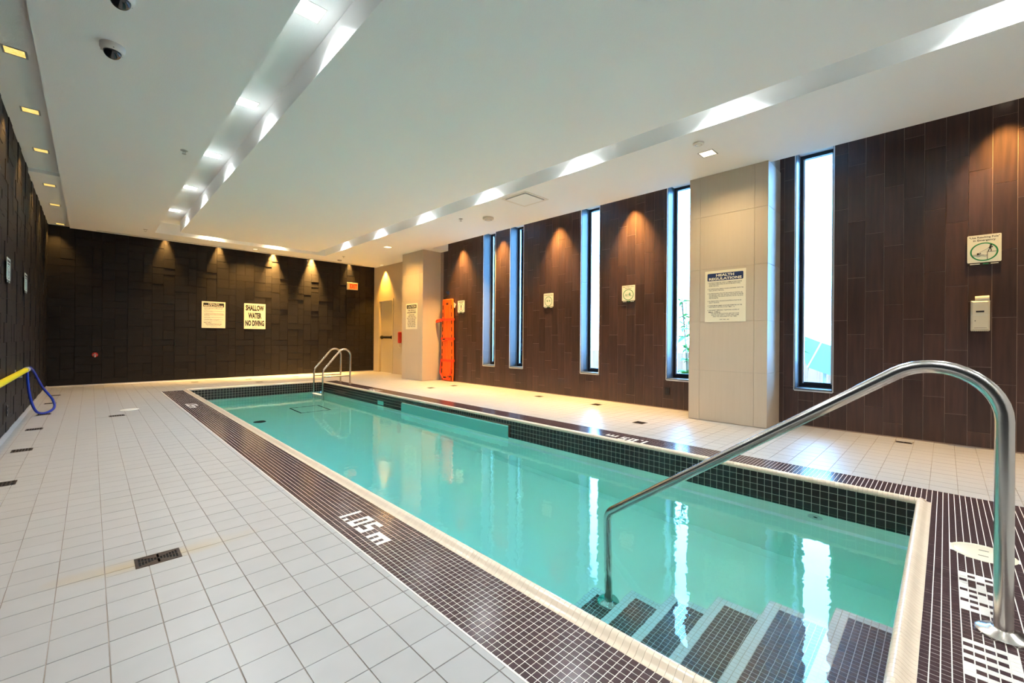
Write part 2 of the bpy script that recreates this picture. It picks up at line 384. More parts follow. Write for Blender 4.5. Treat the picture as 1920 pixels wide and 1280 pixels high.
# ------------------------------------------------------------------ back and left walls of split slate tiles
b = MB(); b.box(XL-.2, XR+.2, YB, YB+.2, -.3, 3.8, 'slate_back'); wall_back = struct(b.obj('wall_back'))
b = MB(); b.box(XL-.2, XL, YN-.2, YB, -.3, 3.8, 'slate_back'); wall_left = struct(b.obj('wall_left'))
PA = [(0, 1, 0, .15), (0, .49, .15, .605), (0, .49, .605, .845), (.49, 1, .15, .365), (.49, 1, .365, .70), (.49, 1, .70, .845)]
PB = [(0, .63, 0, .28), (0, .63, .28, .45), (.63, 1, 0, .20), (.63, 1, .20, .45), (0, 1, .45, .62), (0, .63, .62, .845), (.63, 1, .62, .745), (.63, 1, .745, .845)]
def slate(u0, ncol, umax, top, dep=1.0):
    out = []; pit = .419; d = [.006, .010, .014, .019]
    rnd = random.Random(3); D = {id(p): [rnd.choice(d) for _ in p] for p in (PA, PB)}
    for i in range(ncol):
        pt = PA if i % 2 == 0 else PB
        for k in range(5):
            for q, (a0, a1, z0, z1) in enumerate(pt):
                x0, x1 = u0+i*pit+a0*pit+.0012, min(umax, u0+i*pit+a1*pit)-.0012; y0, y1 = max(.045, .010+k*.845+z0)+.0012, min(top, .010+k*.845+z1)-.0012
                if x1-x0 > .03 and y1-y0 > .02: out.append((x0, x1, y0, y1, dep*(D[id(pt)][q]+rnd.uniform(-.002, .002)), 'slate'))
    return out
lay(wall_back, 'wall_tile', 'back', slate(-.66, 18, 6.52, 3.55, .6), 0, .0015, 300, 'wall_tile_field')
lay(wall_left, 'wall_tile', 'left', slate(-2.6, 38, YB-.02, 3.42, .55), 0, .0015, 150, 'wall_tile_field')
# ------------------------------------------------------------------ right wall: wood-look planks around five tall windows
Y_SPLIT = 9.60
b = MB(); y = YN-.2; D0, D1 = XR, XR+.30
for a0, a1 in WIN:
    b.box(D0, D1, y, a0, -.3, 3.8, 'wood_grout'); b.box(D0, D1, a0, a1, -.3, SILL, 'wood_grout'); b.box(D0, D1, a0, a1, WTOP, 3.8, 'wood_grout'); y = a1
b.box(D0, D1, y, Y_SPLIT, -.3, 3.8, 'wood_grout')
wall_right = struct(b.obj('wall_right'))
pl = []; PW, PL_ = .1667, .677
for n in range(-16, 58):
    y0, y1 = .002+n*PW, .002+(n+1)*PW; z = (.50+.169*n) % PL_ - PL_
    if y1 > Y_SPLIT-.3: continue
    while z < 3.55:
        z0, z1 = max(.012, z), min(3.55, z+PL_)
        if z1-z0 > .02: pl.append((-y1+.0013, -y0-.0013, z0+.0013, z1-.0013, .0024+random.uniform(-.0003, .0003), 'wood'))
        z += PL_
for a0, a1 in WIN: pl = subtract(pl, (-a1-.008, -a0+.008, SILL-.012, 4))
pl = [q for q in pl if not (-q[1] > COL2[1]+.02 and -q[0] < COL2[2]-.02)]
lay(wall_right, 'wall_plank', 'right', pl, 0, .0007, 300, 'wall_plank_field')
# beige wall with the exit door beyond the far column
b = MB(); DY0, DY1, DZ = 11.80, 12.62, 2.23
b.box(D0, D1, Y_SPLIT, DY0-.02, -.3, 3.8, 'beige'); b.box(D0, D1, DY1+.02, YB+.2, -.3, 3.8, 'beige'); b.box(D0, D1, DY0-.02, DY1+.02, DZ+.02, 3.8, 'beige')
b.box(D1-.05, D1, DY0-.02, DY1+.02, -.3, DZ+.02, 'beige')
wall_far = struct(b.obj('wall_right_far'))
b = MB(); b.box(XL-.2, XR+.3, YN-.2, YN, -.3, 3.8, 'white_wall'); struct(b.obj('wall_near'))

# ------------------------------------------------------------------ ceiling: floating panel in a ring trough, recesses along the walls
b = MB(); k = 'ceil'; ZT = 3.57
b.box(-.323, .98, YN, 12.86, ZC, 3.62, k); b.box(1.365, 4.245, -2.0, 11.64, ZC, 3.62, k); b.box(4.60, 6.05, YN, 12.86, ZC, 3.62, k)
b.box(.98, 4.60, 12.05, 12.86, ZC, 3.62, k); b.box(.98, 4.60, YN, -2.3, ZC, 3.62, k); b.box(6.05, XR, 8.98, 12.86, ZC, 3.62, k)
b.box(.98, 1.365, -2.3, 12.05, ZT, 3.62, k); b.box(4.245, 4.60, -2.3, 12.05, ZT, 3.62, k); b.box(1.365, 4.245, 11.64, 12.05, ZT, 3.62, k); b.box(1.365, 4.245, -2.3, -2.0, ZT, 3.62, k)
b.box(XL, -.323, YN, 8.98, 3.42, 3.62, k); b.box(XL, -.323, 8.98, YB, 3.375, 3.62, k)
b.box(6.05, XR+.28, YN, 8.98, 3.555, 3.62, k); b.box(-.323, XR, 12.86, YB, 3.53, 3.62, k)
b.box(XL-.2, XR+.3, YN-.2, YB+.2, 3.62, 3.8, k)
b.box(-.32, 6.4, 12.855, 12.872, ZC-.003, ZC+.05, 'edge')
ceiling = struct(b.obj('ceiling'))

# ------------------------------------------------------------------ base strips
def cove(name, pts_fn, k='deck'):
    b = MB(); b.add(*pts_fn, k); return struct(b.obj(name))
def cove_run(p0, p1, n, name, hgt=.045, k='deck'):
    """quarter-round strip from p0 to p1, n = direction away from the wall"""
    prof = [(0, 0), (.028, 0), (.022, .008), (.014, .022), (.011, hgt), (0, hgt)]
    vs = [(p[0]+n[0]*d, p[1]+n[1]*d, z+.0006) for p in (p0, p1) for d, z in prof]; N = len(prof)
    fs = [(i, (i+1) % N, N+(i+1) % N, N+i) for i in range(N)]+[tuple(range(N-1, -1, -1)), tuple(range(N, 2*N))]
    b = MB(); b.add(vs, fs, k); return struct(b.obj(name))
cove_run((XL, YN), (XL, YB), (1, 0), 'baseboard_left'); cove_run((XL, YB), (XR, YB), (0, -1), 'baseboard_back', .03)

# ------------------------------------------------------------------ tiled columns
def column(x0, y0, y1, joints, vj, name):
    b = MB(); b.box(x0+.008, XR+.02, y0+.008, y1-.008, -.003, ZC+.2, 'colgrout'); o = struct(b.obj(name))
    hs = [.004]+joints+[ZC]; c = .0012
    for z0, z1 in zip(hs, hs[1:]):
        for a0, a1 in zip(vj, vj[1:]):
            t = MB(); t.bbox(-(x0+.008), -x0, a0+.001, a1-.001, z0+.001, z1-.001, 'coltile', c, 0)
            t.v = [(-x, y, z) for x, y, z in t.v]; t.f = [f[::-1] for f in t.f]; t.obj('column_tile', o)
        t = MB(); t.bbox(x0+.001, XR-.004, -(y0+.008), -y0, z0+.001, z1-.001, 'coltile', c, 1)
        t.v = [(x, -y, z) for x, y, z in t.v]; t.f = [f[::-1] for f in t.f]; t.obj('column_tile', o)
    return o
column(*COL2, [.683, 1.344, 2.057, 2.773], [1.548, 1.70, 2.376, 2.523], 'column')
column(*COL1, [.70, 1.38, 2.06, 2.74], [9.29, 9.45, 10.10, 10.29], 'column')

# ------------------------------------------------------------------ windows
for i, (a0, a1) in enumerate(WIN):
    W = struct(link('window_%d' % (i+1), None))
    fx = 6.755; f = MB(); fw = .038
    f.box(fx, fx+.07, a0, a0+fw, SILL, WTOP, 'frame'); f.box(fx, fx+.07, a1-fw, a1, SILL, WTOP, 'frame'); f.box(fx, fx+.07, a0+fw, a1-fw, SILL+.012, SILL+.06, 'frame'); f.box(fx, fx+.07, a0+fw, a1-fw, WTOP-.05, WTOP, 'frame')
    f.obj('window_frame', W)
    f = MB(); s_ = .018
    f.box(fx+.018, fx+.05, a0+fw, a0+fw+s_, SILL+.06, WTOP-.05, 'edge'); f.box(fx+.018, fx+.05, a1-fw-s_, a1-fw, SILL+.06, WTOP-.05, 'edge'); f.box(fx+.018, fx+.05, a0+fw+s_, a1-fw-s_, SILL+.06, SILL+.06+s_, 'frame')
    f.obj('glazing_bead', W)
    f = MB(); f.box(fx+.030, fx+.036, a0+fw, a1-fw, SILL+.06, WTOP-.05, 'glass'); f.obj('window_pane', W)
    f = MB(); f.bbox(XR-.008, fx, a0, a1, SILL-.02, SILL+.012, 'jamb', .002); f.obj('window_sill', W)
    f = MB(); e = .009
    f.box(XR-.012, XR+.004, a1-.001, a1+e, SILL-.014, WTOP, 'edge'); f.box(XR-.012, XR+.004, a0-e, a0+.001, SILL-.014, WTOP, 'edge'); f.box(XR-.012, XR+.004, a0, a1, SILL-.024, SILL-.010, 'edge'); f.obj('edge_trim', W)
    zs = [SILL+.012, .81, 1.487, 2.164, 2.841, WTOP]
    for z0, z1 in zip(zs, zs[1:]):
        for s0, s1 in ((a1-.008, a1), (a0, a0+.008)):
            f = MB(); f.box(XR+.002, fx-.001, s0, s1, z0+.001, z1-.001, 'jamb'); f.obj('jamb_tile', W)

# ------------------------------------------------------------------ exit door
D = struct(link('door_1', None))
b = MB(); b.box(XR-.015, XR+.10, DY0-.055, DY0, .001, DZ+.055, 'door'); b.box(XR-.015, XR+.10, DY1, DY1+.055, .001, DZ+.055, 'door'); b.box(XR-.015, XR+.10, DY0, DY1, DZ, DZ+.055, 'door'); b.obj('door_frame', D)
b = MB(); b.bbox(-(XR+.10), -(XR+.055), DY0+.004, DY1-.004, .006, DZ-.004, 'door', .003, 0); b.v = [(-x, y, z) for x, y, z in b.v]; b.f = [f[::-1] for f in b.f]; b.obj('door_leaf', D)
b = MB(); b.box(XR+.02, XR+.055, DY0+.05, DY0+.13, 1.05, 1.15, 'black'); b.box(XR+.02, XR+.055, DY1-.13, DY1-.05, 1.05, 1.15, 'black'); b.bbox(-(XR+.022), -(XR-.02), DY0+.05, DY1-.08, 1.065, 1.135, 'black', .012, 0)
n8 = len(b.v); b.v[16:] = [(-x, y, z) for x, y, z in b.v[16:]]; b.obj('push_bar', D)
b = MB(); b.box(XR-.012, XR+.055, DY0+.01, DY1-.01, .0005, .006, 'edge'); b.obj('threshold', D)

# ------------------------------------------------------------------ swimming pool
pool = thing('swimming_pool', 'long rectangular turquoise indoor pool with cream rounded rim and steps', 'pool')
b = MB(); ZF = -1.29; LZ = -.50; LX = .045
def wall_strip(x0, y0, x1, y1, nx, ny):
    """pool wall from (x0,y0) to (x1,y1), n points into the pool; below LZ it stands proud of the upper part"""
    q = lambda x, y, z: (x, y, z)
    a, c_ = (x0, y0), (x1, y1); w = .02
    a2 = (x0+nx*LX, y0+ny*LX); c2 = (x1+nx*LX, y1+ny*LX)
    ao = (x0-nx*w, y0-ny*w); co = (x1-nx*w, y1-ny*w)
    b.add([q(*ao, -.004), q(*co, -.004), q(*co, ZF), q(*ao, ZF), q(*a, -.012), q(*c_, -.012), q(*c_, LZ), q(*a, LZ)], [(4, 5, 6, 7), (0, 1, 5, 4)], 'basin')
    b.add([q(*a, LZ), q(*c_, LZ), q(*c2, LZ-.02), q(*a2, LZ-.02)], [(0, 1, 2, 3)], 'ledge')
    c3 = (x1+nx*(LX+.06), y1+ny*(LX+.06)); a3 = (x0+nx*(LX+.06), y0+ny*(LX+.06))
    b.add([q(*a2, LZ-.02), q(*c2, LZ-.02), q(*c2, ZF+.06), q(*a2, ZF+.06), q(*c3, ZF), q(*a3, ZF)], [(0, 1, 2, 3), (3, 2, 4, 5)], 'basin')
g_ = .0035   # plaster plane stands this far behind the tile face
wall_strip(PX1+g_, PY0, PX1+g_, PY1, -1, 0); wall_strip(PX0-g_, PY1, PX0-g_, PY0, 1, 0); wall_strip(PX1, PY1+g_, PX0, PY1+g_, 0, -1); wall_strip(PX0, PY0-g_, PX1, PY0-g_, 0, 1)
b.box(PX0-.1, PX1+.1, PY0-.1, PY1+.1, ZF-.1, ZF, 'basin')
b.obj('basin', pool)
# waterline tiles, 2 inch, five rows
Q = .0545; SK = (4.09, 6.89)
def waterline(fn, nrm, L0, L1, nparts, skip=None):
    rows = []
    n = int((L1-L0)/Q+.5)
    for i in range(n):
        for r in range(5):
            s0 = L0+i*Q+.0015; s1 = min(L1, L0+(i+1)*Q)-.0015; z1 = -.006-r*Q-.0015; z0 = z1-Q+.003
            if skip and skip(s0, s1, r): continue
            rows.append((s0, s1, z0, z1))
    def geo(s0, s1, z0, z1, c=.0006):
        vs = [fn(s, z, h) for h, i in ((-g_, 0), (0, c)) for s, z in ((s0+i, z0+i), (s1-i, z0+i), (s1-i, z1-i), (s0+i, z1-i))]
        return vs, [(0, 1, 5, 4), (1, 2, 6, 5), (2, 3, 7, 6), (3, 0, 4, 7), (4, 5, 6, 7)]
    def score(q):
        p = Vector(fn((q[0]+q[1])/2, (q[2]+q[3])/2, 0)); s = px(p); d = p-Vector((0, 0, H))
        return 1/d.length_squared*(1 if s and s[0] < 1930 else 1e-3)
    rows.sort(key=lambda q: -score(q))
    ms = {}
    for q in rows[:nparts]:
        key = (round(q[1]-q[0], 4), round(q[3]-q[2], 4)); p = Vector(fn(q[0], q[2], 0))
        if key not in ms:
            t = MB(); vs, fs = geo(*q); t.add([Vector(v)-p for v in vs], fs, 'wl'); ms[key] = t.mesh('waterline_tile')
        link('waterline_tile', ms[key], pool, p)
    t = MB()
    for q in rows[nparts:]: t.add(*geo(*q), 'wl')
    if t.v: o = t.obj('waterline_tile_field', pool); o['kind'] = 'stuff'
waterline(lambda s, z, h: (PX1-h, PY1-s+PY0, z), None, PY0, PY1, 240, lambda s0, s1, r: r > 0 and SK[0] < PY1+PY0-(s0+s1)/2 < SK[1])
waterline(lambda s, z, h: (s, PY1-h, z), None, PX0, PX1, 60)
waterline(lambda s, z, h: (PX0+h, s, z), None, PY0, PY1, 0)
waterline(lambda s, z, h: (PX1+PX0-s, PY0+h, z), None, PX0, PX1, 0)
b = MB(); t_ = .0014
b.box(PX1+t_, PX1+.02, SK[1], PY1, -.28, -.004, 'wl_grout'); b.box(PX1+t_, PX1+.02, PY0, SK[0], -.28, -.004, 'wl_grout'); b.box(PX1+t_, PX1+.02, SK[0], SK[1], -.062, -.004, 'wl_grout')
b.box(PX0, PX1, PY1+t_, PY1+.02, -.28, -.004, 'wl_grout'); b.box(PX0-.02, PX0-t_, PY0, PY1, -.28, -.004, 'wl_grout'); b.box(PX0, PX1, PY0-.02, PY0-t_, -.28, -.004, 'wl_grout')
b.obj('waterline_grout', pool)
# wide skimmer mouth with a hanging green panel
b = MB(); b.box(PX1+.004, PX1+.03, SK[0], SK[1], -.30, -.062, 'hole'); b.obj('skimmer_mouth', pool)
b = MB(); b.bbox(-(PX1-.004), -(PX1-.022), SK[0]+.02, SK[1]-.02, -.33, -.082, 'panel', .004, 0); b.v = [(-x, y, z) for x, y, z in b.v]; b.f = [f[::-1] for f in b.f]
b.obj('skimmer_panel', pool)
b = MB(); b.box(PX1-.006, PX1+.004, SK[0], SK[1], -.070, -.062, 'rust'); b.box(PX1-.012, PX1+.004, SK[0]-.004, SK[0]+.022, -.24, -.064, 'rust'); b.obj('skimmer_edge', pool)
b = MB(); b.box(PX1-.004, PX1+.002, 7.56, 7.79, -.21, -.135, 'panel'); b.obj('depth_plate', pool)
# coping: rounded rim pieces
prof = [(0, .0), (.010, .0015), (.022, .008), (.034, .019), (.046, .0265), (.056, .027), (.066, .021), (.073, .010), (.0755, -.004), (.0755, -.012)]
cop = []
def coping(p0, p1, nx, ny):
    L = math.dist(p0, p1); n = round(L/P); tx, ty = (p1[0]-p0[0])/L, (p1[1]-p0[1])/L
    for i in range(n):
        s0, s1 = i*L/n+.0006, (i+1)*L/n-.0006; mid = ((s0+s1)/2)
        c_ = Vector((p0[0]+tx*mid, p0[1]+ty*mid, 0)); hl = (s1-s0)/2
        m0 = 1 if i == 0 else 0; m1 = 1 if i == n-1 else 0
        vs = []
        for sgn, mt in ((-1, m0), (1, m1)):
            for d, z in prof: e = sgn*hl-(sgn*(d) if mt else 0)*-1*(-1); vs.append((tx*e+nx*d, ty*e+ny*d, z))
        N = len(prof); fs = [(j, j+1, N+j+1, N+j) for j in range(N-1)]+[tuple(range(N-1, -1, -1)), tuple(range(N, 2*N))]
        cop.append((c_, vs, fs, m0 or m1, (tx, ty)))
A_, B_, C_, D_ = (PX0-CW, PY0-CW), (PX0-CW, PY1+CW), (PX1+CW, PY1+CW), (PX1+CW, PY0-CW)
coping(A_, B_, 1, 0); coping(B_, C_, 0, -1); coping(C_, D_, -1, 0); coping(D_, A_, 0, 1)
def cs(q):
    s = px(q[0]); d = (q[0]-Vector((0, 0, H))).length
    return d if s and -20 < s[0] < 1940 and s[1] < 1300 else d+100
cop.sort(key=cs); ms = {}; rest = MB()
for i, (c_, vs, fs, mit, key) in enumerate(cop):
    if i < 300:
        k_ = (key, len(vs), mit, round(vs[0][0], 4), round(vs[0][1], 4))
        if k_ not in ms: t = MB(); t.add(vs, fs, 'coping'); ms[k_] = t.mesh('coping_tile', True)
        link('coping_tile', ms[k_], pool, c_)
    else: rest.add([Vector(v)+c_ for v in vs], fs, 'coping')
o = rest.obj('coping_tile_field', pool); o['kind'] = 'stuff'
# steps down into the pool, each tread a field of small tiles with a white edge
SXE = 2.65; NOSE = [.375, .664, .936, 1.212, 1.497, 1.80]; TZ = [-.24-.2*i for i in range(6)]; TZ[5] = -1.25
b = MB(); y = PY0-.004
for i in range(6):
    b.box(PX0-.003, SXE, y, NOSE[i], ZF-.02, TZ[i]-.0012, 'mos_grout'); y = NOSE[i]
stair = b.obj('staircase', pool)
trd = []
y = PY0
for i in range(6):
    ny = int((NOSE[i]-y)/P+.3); nx = int((SXE-PX0)/P)
    for a in range(nx):
        for c_ in range(ny):
            x1 = SXE-a*P-.0014; y1 = NOSE[i]-c_*P-.0014
            k = 'step_w' if a < 2 or c_ < 2 else 'step_b'
            trd.append((x1-P+.0028, x1, y1-P+.0028, y1, TZ[i], k))
    y = NOSE[i]
# treads sit at different heights: lay() works per height
trd.sort(key=lambda q: -q[4])
for i in range(6):
    sub = [q for q in trd if q[4] == TZ[i]]; z = TZ[i]
    lay(stair, 'step_tile', 'floor', [(q[0], q[1], q[2], q[3], .0, q[5]) for q in sub], -.0014, .0005, [110, 90, 50, 30, 20, 0][i], 'step_tile_field', (0, 0, z))
b = MB(); x0, x1, y0, y1 = PX0-.03, PX1+.03, PY0-.03, PY1+.03
nx_, ny_ = 1, 1
b.box(x0, x1, y0, y1, ZF-.05, WZ, 'water')
b.obj('water', pool)
# fittings under water
b = MB(); b.ring(0, 0, .05, .03, 0, .012, 'white'); b.lathe([(.03, .0), (.03, .006), (.014, .008)], 'white'); b.lathe([(.014, .0085), (.0, .0087)], 'hole')
o = b.obj('return_inlet', pool, True, (PX1+g_, .70, -.37)); o.rotation_euler = ROT['right'].to_euler()
for x, y in ((2.15, 8.55),):
    b = MB(); b.lathe([(.10, 0), (.10, .012), (.085, .018), (0, .02)], 'black'); b.obj('main_drain', pool, True, (x, y, ZF))
def mark(x0, x1, y0, y1):
    b = MB(); w_ = .03
    b.box(x0, x1, y0, y0+w_, ZF-.01, ZF+.002, 'black'); b.box(x0, x1, y1-w_, y1, ZF-.01, ZF+.002, 'black'); b.box(x0, x0+w_, y0+w_, y1-w_, ZF-.01, ZF+.002, 'black'); b.box(x1-w_, x1, y0+w_, y1-w_, ZF-.01, ZF+.002, 'black')
    b.obj('floor_mark', pool)
mark(1.62, 1.95, 8.1, 8.7); mark(2.95, 3.55, 8.9, 9.6)

# ------------------------------------------------------------------ stainless handrail at the steps
hr = thing('handrail', 'thick stainless steel handrail arching from the deck down into the steps', 'handrail', (2.437, -.158, 0))
pts = fillet([(0, 0, .004), (0, 0, 1.177), (.085, 1.772, -.09), (.15, 1.80, TZ[5]+.01)], [.194, .10], 14)
b = MB(); b.tube(pts, .0265, 'steel', 24); b.obj('rail', hr, True)
FL = [(.074, 0), (.074, .006), (.066, .012), (.045, .017), (.034, .024), (.029, .026), (.0268, .026)]
b = MB(); b.lathe(FL, 'steel', n=40); b.obj('escutcheon', hr, True, (0, 0, .001))
b = MB(); b.lathe(FL, 'steel', n=40); b.obj('escutcheon', hr, True, (.15, 1.80, TZ[5]+.001))

# ------------------------------------------------------------------ pool ladder at the far corner
ld = thing('pool_ladder', 'steel pool ladder with two arched rails and white treads in far corner', 'ladder', (4.37, 10.13, 0))
for y in (-.27, .27):
    pts = fillet([(0, y, .002), (0, y, 1.07), (-.63, y, .335), (-.63, y, -.95)], [.15, .12], 10)
    b = MB(); b.tube(pts, .021, 'steel', 16); b.obj('rail', ld, True)
    b = MB(); b.tube([(-.63, y, .19), (0, y, .19)], .017, 'steel', 12); b.obj('cross_bar', ld, True)
    b = MB(); b.lathe([(.055, 0), (.055, .006), (.035, .016), (.022, .02)], 'steel'); b.obj('escutcheon', ld, True, (0, y, .001))
for z in (-.215, -.47, -.72):
    b = MB(); b.bbox(-.68, -.58, -.262, .262, z-.03, z, 'white', .008); b.obj('tread', ld)

# ------------------------------------------------------------------ lettering helper
def text(parent, txt, k, x0, x1, y0, y1, z=.0012, bold=.0, align='CENTER', space=1.0, name='lettering'):
    c = bpy.data.curves.new('lettering', 'FONT'); c.body = txt; c.size = 1; c.align_x = align; c.extrude = 0; c.offset = bold; c.space_line = space; c.resolution_u = 2
    t = bpy.data.objects.new('lettering', c); COL.objects.link(t)
    dg = bpy.context.evaluated_depsgraph_get(); me = bpy.data.meshes.new_from_object(t.evaluated_get(dg))
    bpy.data.objects.remove(t); bpy.data.curves.remove(c)
    xs = [v.co.x for v in me.vertices]; ys = [v.co.y for v in me.vertices]
    a0, a1, b0, b1 = min(xs), max(xs), min(ys), max(ys)
    for v in me.vertices: v.co = (x0+(v.co.x-a0)/(a1-a0)*(x1-x0), y0+(v.co.y-b0)/(b1-b0)*(y1-y0), z)
    me.materials.clear(); me.materials.append(M[k])
    return link(name, me, parent)
def plate(w_, h_, k, t=.003, r=.012):
    pts = []
    for cx, cy, a in ((w_-r, r, -PI/2), (w_-r, h_-r, 0), (r, h_-r, PI/2), (r, r, PI)):
        pts += [(cx+r*math.cos(a+j*PI/8), cy+r*math.sin(a+j*PI/8)) for j in range(5)]
    b = MB(); b.prism(pts, 0, t, k); return b
def quadz(k, x0, x1, y0, y1, z=.0034, r=None):
    if r: b = plate(x1-x0, y1-y0, k, .0004, r); b.v = [(x+x0, y+y0, zz+z) for x, y, zz in b.v]; return b
    b = MB(); b.box(x0, x1, y0, y1, z, z+.0004, k); return b
def wallthing(name, label, cat, side, u, v, proud=.016, group=None):
    f = FR[side][0]; return thing(name, label, cat, f(-u if side == 'right' else u, v, proud), ROT[side], group)
RULES = ("1. NO PERSON INFECTED WITH A COMMUNICABLE DISEASE\n    OR HAVING OPEN SORES ON HIS OR HER BODY SHALL\n    ENTER THE POOL.\n"
         "\n2. NO PERSON SHALL BRING A GLASS CONTAINER ONTO THE\n    DECK OR INTO THE POOL.\n"
         "\n3. NO PERSON SHALL POLLUTE THE WATER IN THE POOL IN\n    ANY MANNER, AND THAT SPITTING, SPOUTING OF WATER\n    AND BLOWING THE NOSE IN THE POOL OR ON THE DECK\n    ARE PROHIBITED.\n"
         "\n4. NO PERSON SHALL ENGAGE IN BOISTEROUS PLAY IN OR\n    ABOUT THE POOL.\n"
         "\n5. THE MAXIMUM NUMBER OF BATHERS PERMITTED ON THE\n    DECK AND IN THE POOL AT ANY TIME IS   10\n"
         "\n6. THE NEAREST EMERGENCY TELEPHONE LOCATED AT")
def health(o, w_, h_, banner, paper):
    plate(w_, h_, paper, .003, .006).obj('board', o)
    quadz(banner, .032, w_-.032, h_-.135, h_-.035, .0030, .012).obj('banner', o)
    text(o, 'HEALTH', paper, w_*.28, w_*.72, h_-.080, h_-.046, .0040, .04); text(o, 'REGULATIONS', paper, w_*.10, w_*.90, h_-.126, h_-.092, .0040, .04)
    text(o, RULES, 'ink', .035, w_-.03, .150, h_-.155, .0034, .012, 'LEFT')
    text(o, 'THE ABOVE REGULATIONS ARE FOR YOUR\nHEALTH AND SAFETY. PLEASE OBEY THEM\nAND THE LIFEGUARDS AT ALL TIMES', 'ink', .08, w_-.08, .065, .118, .0034, .012)
    text(o, 'Main Office', 'ink', .05, .20, .124, .142, .0034, .02); text(o, 'ONT. REG. 565', 'ink', .19, .31, .025, .038, .0034, .012)
f = FR['right'][0]
o = thing('health_sign', 'large cream health regulations sign with blue banner on beige column', 'sign', (COL2[0]-.001, 2.305, 1.338), ROT['right']); health(o, .512, .686, 'navy', 'sign')
o = wallthing('health_sign', 'cream health regulations sign with black banner on dark back wall', 'sign', 'back', 1.962, 1.298, .021); health(o, .50, .665, 'ink', 'sign')
o = wallthing('warning_sign', 'cream sign reading SHALLOW WATER NO DIVING on dark back wall', 'sign', 'back', 2.877, 1.295, .021)
plate(.505, .675, 'sign', .003, .006).obj('board', o)
text(o, 'SHALLOW', 'ink', .035, .47, .48, .635, .0034, .05); text(o, 'WATER', 'ink', .095, .41, .275, .43, .0034, .05); text(o, 'NO DIVING', 'ink', .03, .475, .075, .23, .0034, .05); text(o, 'ONT. REG. 565', 'ink', .19, .31, .028, .042, .0034, .012)
o = thing('warning_sign', 'tall cream CAUTION unsupervised pool sign on the far beige column', 'sign', (COL1[0]-.001, 10.09, 1.318), ROT['right'])
plate(.56, .67, 'sign', .003, .006).obj('board', o); quadz('ink', .045, .515, .54, .635, .0030, .02).obj('banner', o)
text(o, 'CAUTION', 'sign', .085, .475, .555, .62, .0040, .025); text(o, 'THIS POOL IS\nUNSUPERVISED', 'ink', .06, .50, .415, .515, .0034, .03)
text(o, 'BATHERS UNDER\nTWELVE YEARS OF AGE\nARE NOT ALLOWED WITHIN\nTHE POOL OR ITS DECK\nUNLESS ACCOMPANIED\nBY A PARENT OR AGENT\nWHO IS NOT LESS THAN\nSIXTEEN YEARS OF AGE', 'ink', .05, .51, .055, .39, .0034, .02)

# figures on the pictogram boards
def blob(pts, k, z=.0034): b = MB(); b.prism(pts, z, z+.0004, k); return b
def disc(b, cx, cy, r, k, z=.0034, n=14): return b.prism([(cx+r*math.cos(2*PI*i/n), cy+r*math.sin(2*PI*i/n)) for i in range(n)], z, z+.0004, k)
def stroke(b, pts, w_, k, z=.0034):
    for (x0, y0), (x1, y1) in zip(pts, pts[1:]):
        L = math.hypot(x1-x0, y1-y0); nx, ny = -(y1-y0)/L*w_/2, (x1-x0)/L*w_/2
        b.prism([(x0-nx, y0-ny), (x1-nx, y1-ny), (x1+nx, y1+ny), (x0+nx, y0+ny)], z, z+.0004, k)
def wave(x0, x1, y, a, n=14, per=2.0): return [(x0+(x1-x0)*i/n, y+a*math.sin(per*2*PI*i/n)) for i in range(n+1)]
def pict(o, w_, h_, foot=True):
    plate(w_, h_, 'sign2', .003, .01).obj('board', o)
    if foot:
        b = MB(); b.box(.004, w_-.004, -.03, .0, 0, .0025, 'ink'); b.obj('footer', o)
        b = MB(); b.box(.02, .09, -.019, -.011, .0025, .003, 'sign2'); b.box(.11, .15, -.019, -.011, .0025, .003, 'green'); b.box(.165, w_-.02, -.019, -.011, .0025, .003, 'sign2'); b.obj('footer_print', o)
def oval(o, cx, cy, rx, ry, t): b = MB(); b.ring(cx, cy, rx, rx-t, .003, .0036, 'green', 48, 1, ry/rx); b.obj('green_ring', o)
# reaching pole
o = wallthing('safety_sign', 'white Use Reaching Pole in Emergency sign with green oval above dispenser', 'sign', 'right', -.157, 1.915, .010)
pict(o, .237, .283); text(o, '"Use Reaching Pole"', 'ink', .012, .225, .243, .268, .0034, .02); text(o, 'in Emergency', 'ink', .042, .198, .212, .238, .0034, .02); oval(o, .118, .108, .098, .094, .012)
b = MB(); disc(b, .165, .172, .008, 'ink'); stroke(b, [(.163, .164), (.160, .140)], .014, 'ink'); stroke(b, [(.160, .142), (.150, .122), (.148, .107)], .006, 'ink'); stroke(b, [(.161, .142), (.168, .122), (.166, .107)], .006, 'ink'); stroke(b, [(.163, .158), (.148, .142)], .005, 'ink'); stroke(b, [(.163, .158), (.178, .156), (.170, .146)], .005, 'ink'); b.obj('rescuer', o)
b = MB(); stroke(b, [(.150, .143), (.085, .101)], .002, 'ink'); stroke(b, [(.205, .106), (.141, .106), (.141, .026)], .004, 'ink'); b.obj('pole_and_deck', o)
b = MB(); disc(b, .076, .090, .008, 'ink'); stroke(b, [(.070, .080), (.088, .088), (.096, .097)], .007, 'ink'); stroke(b, wave(.036, .140, .076, .004), .003, 'ink'); stroke(b, wave(.036, .140, .064, .004), .003, 'ink'); b.obj('swimmer', o)
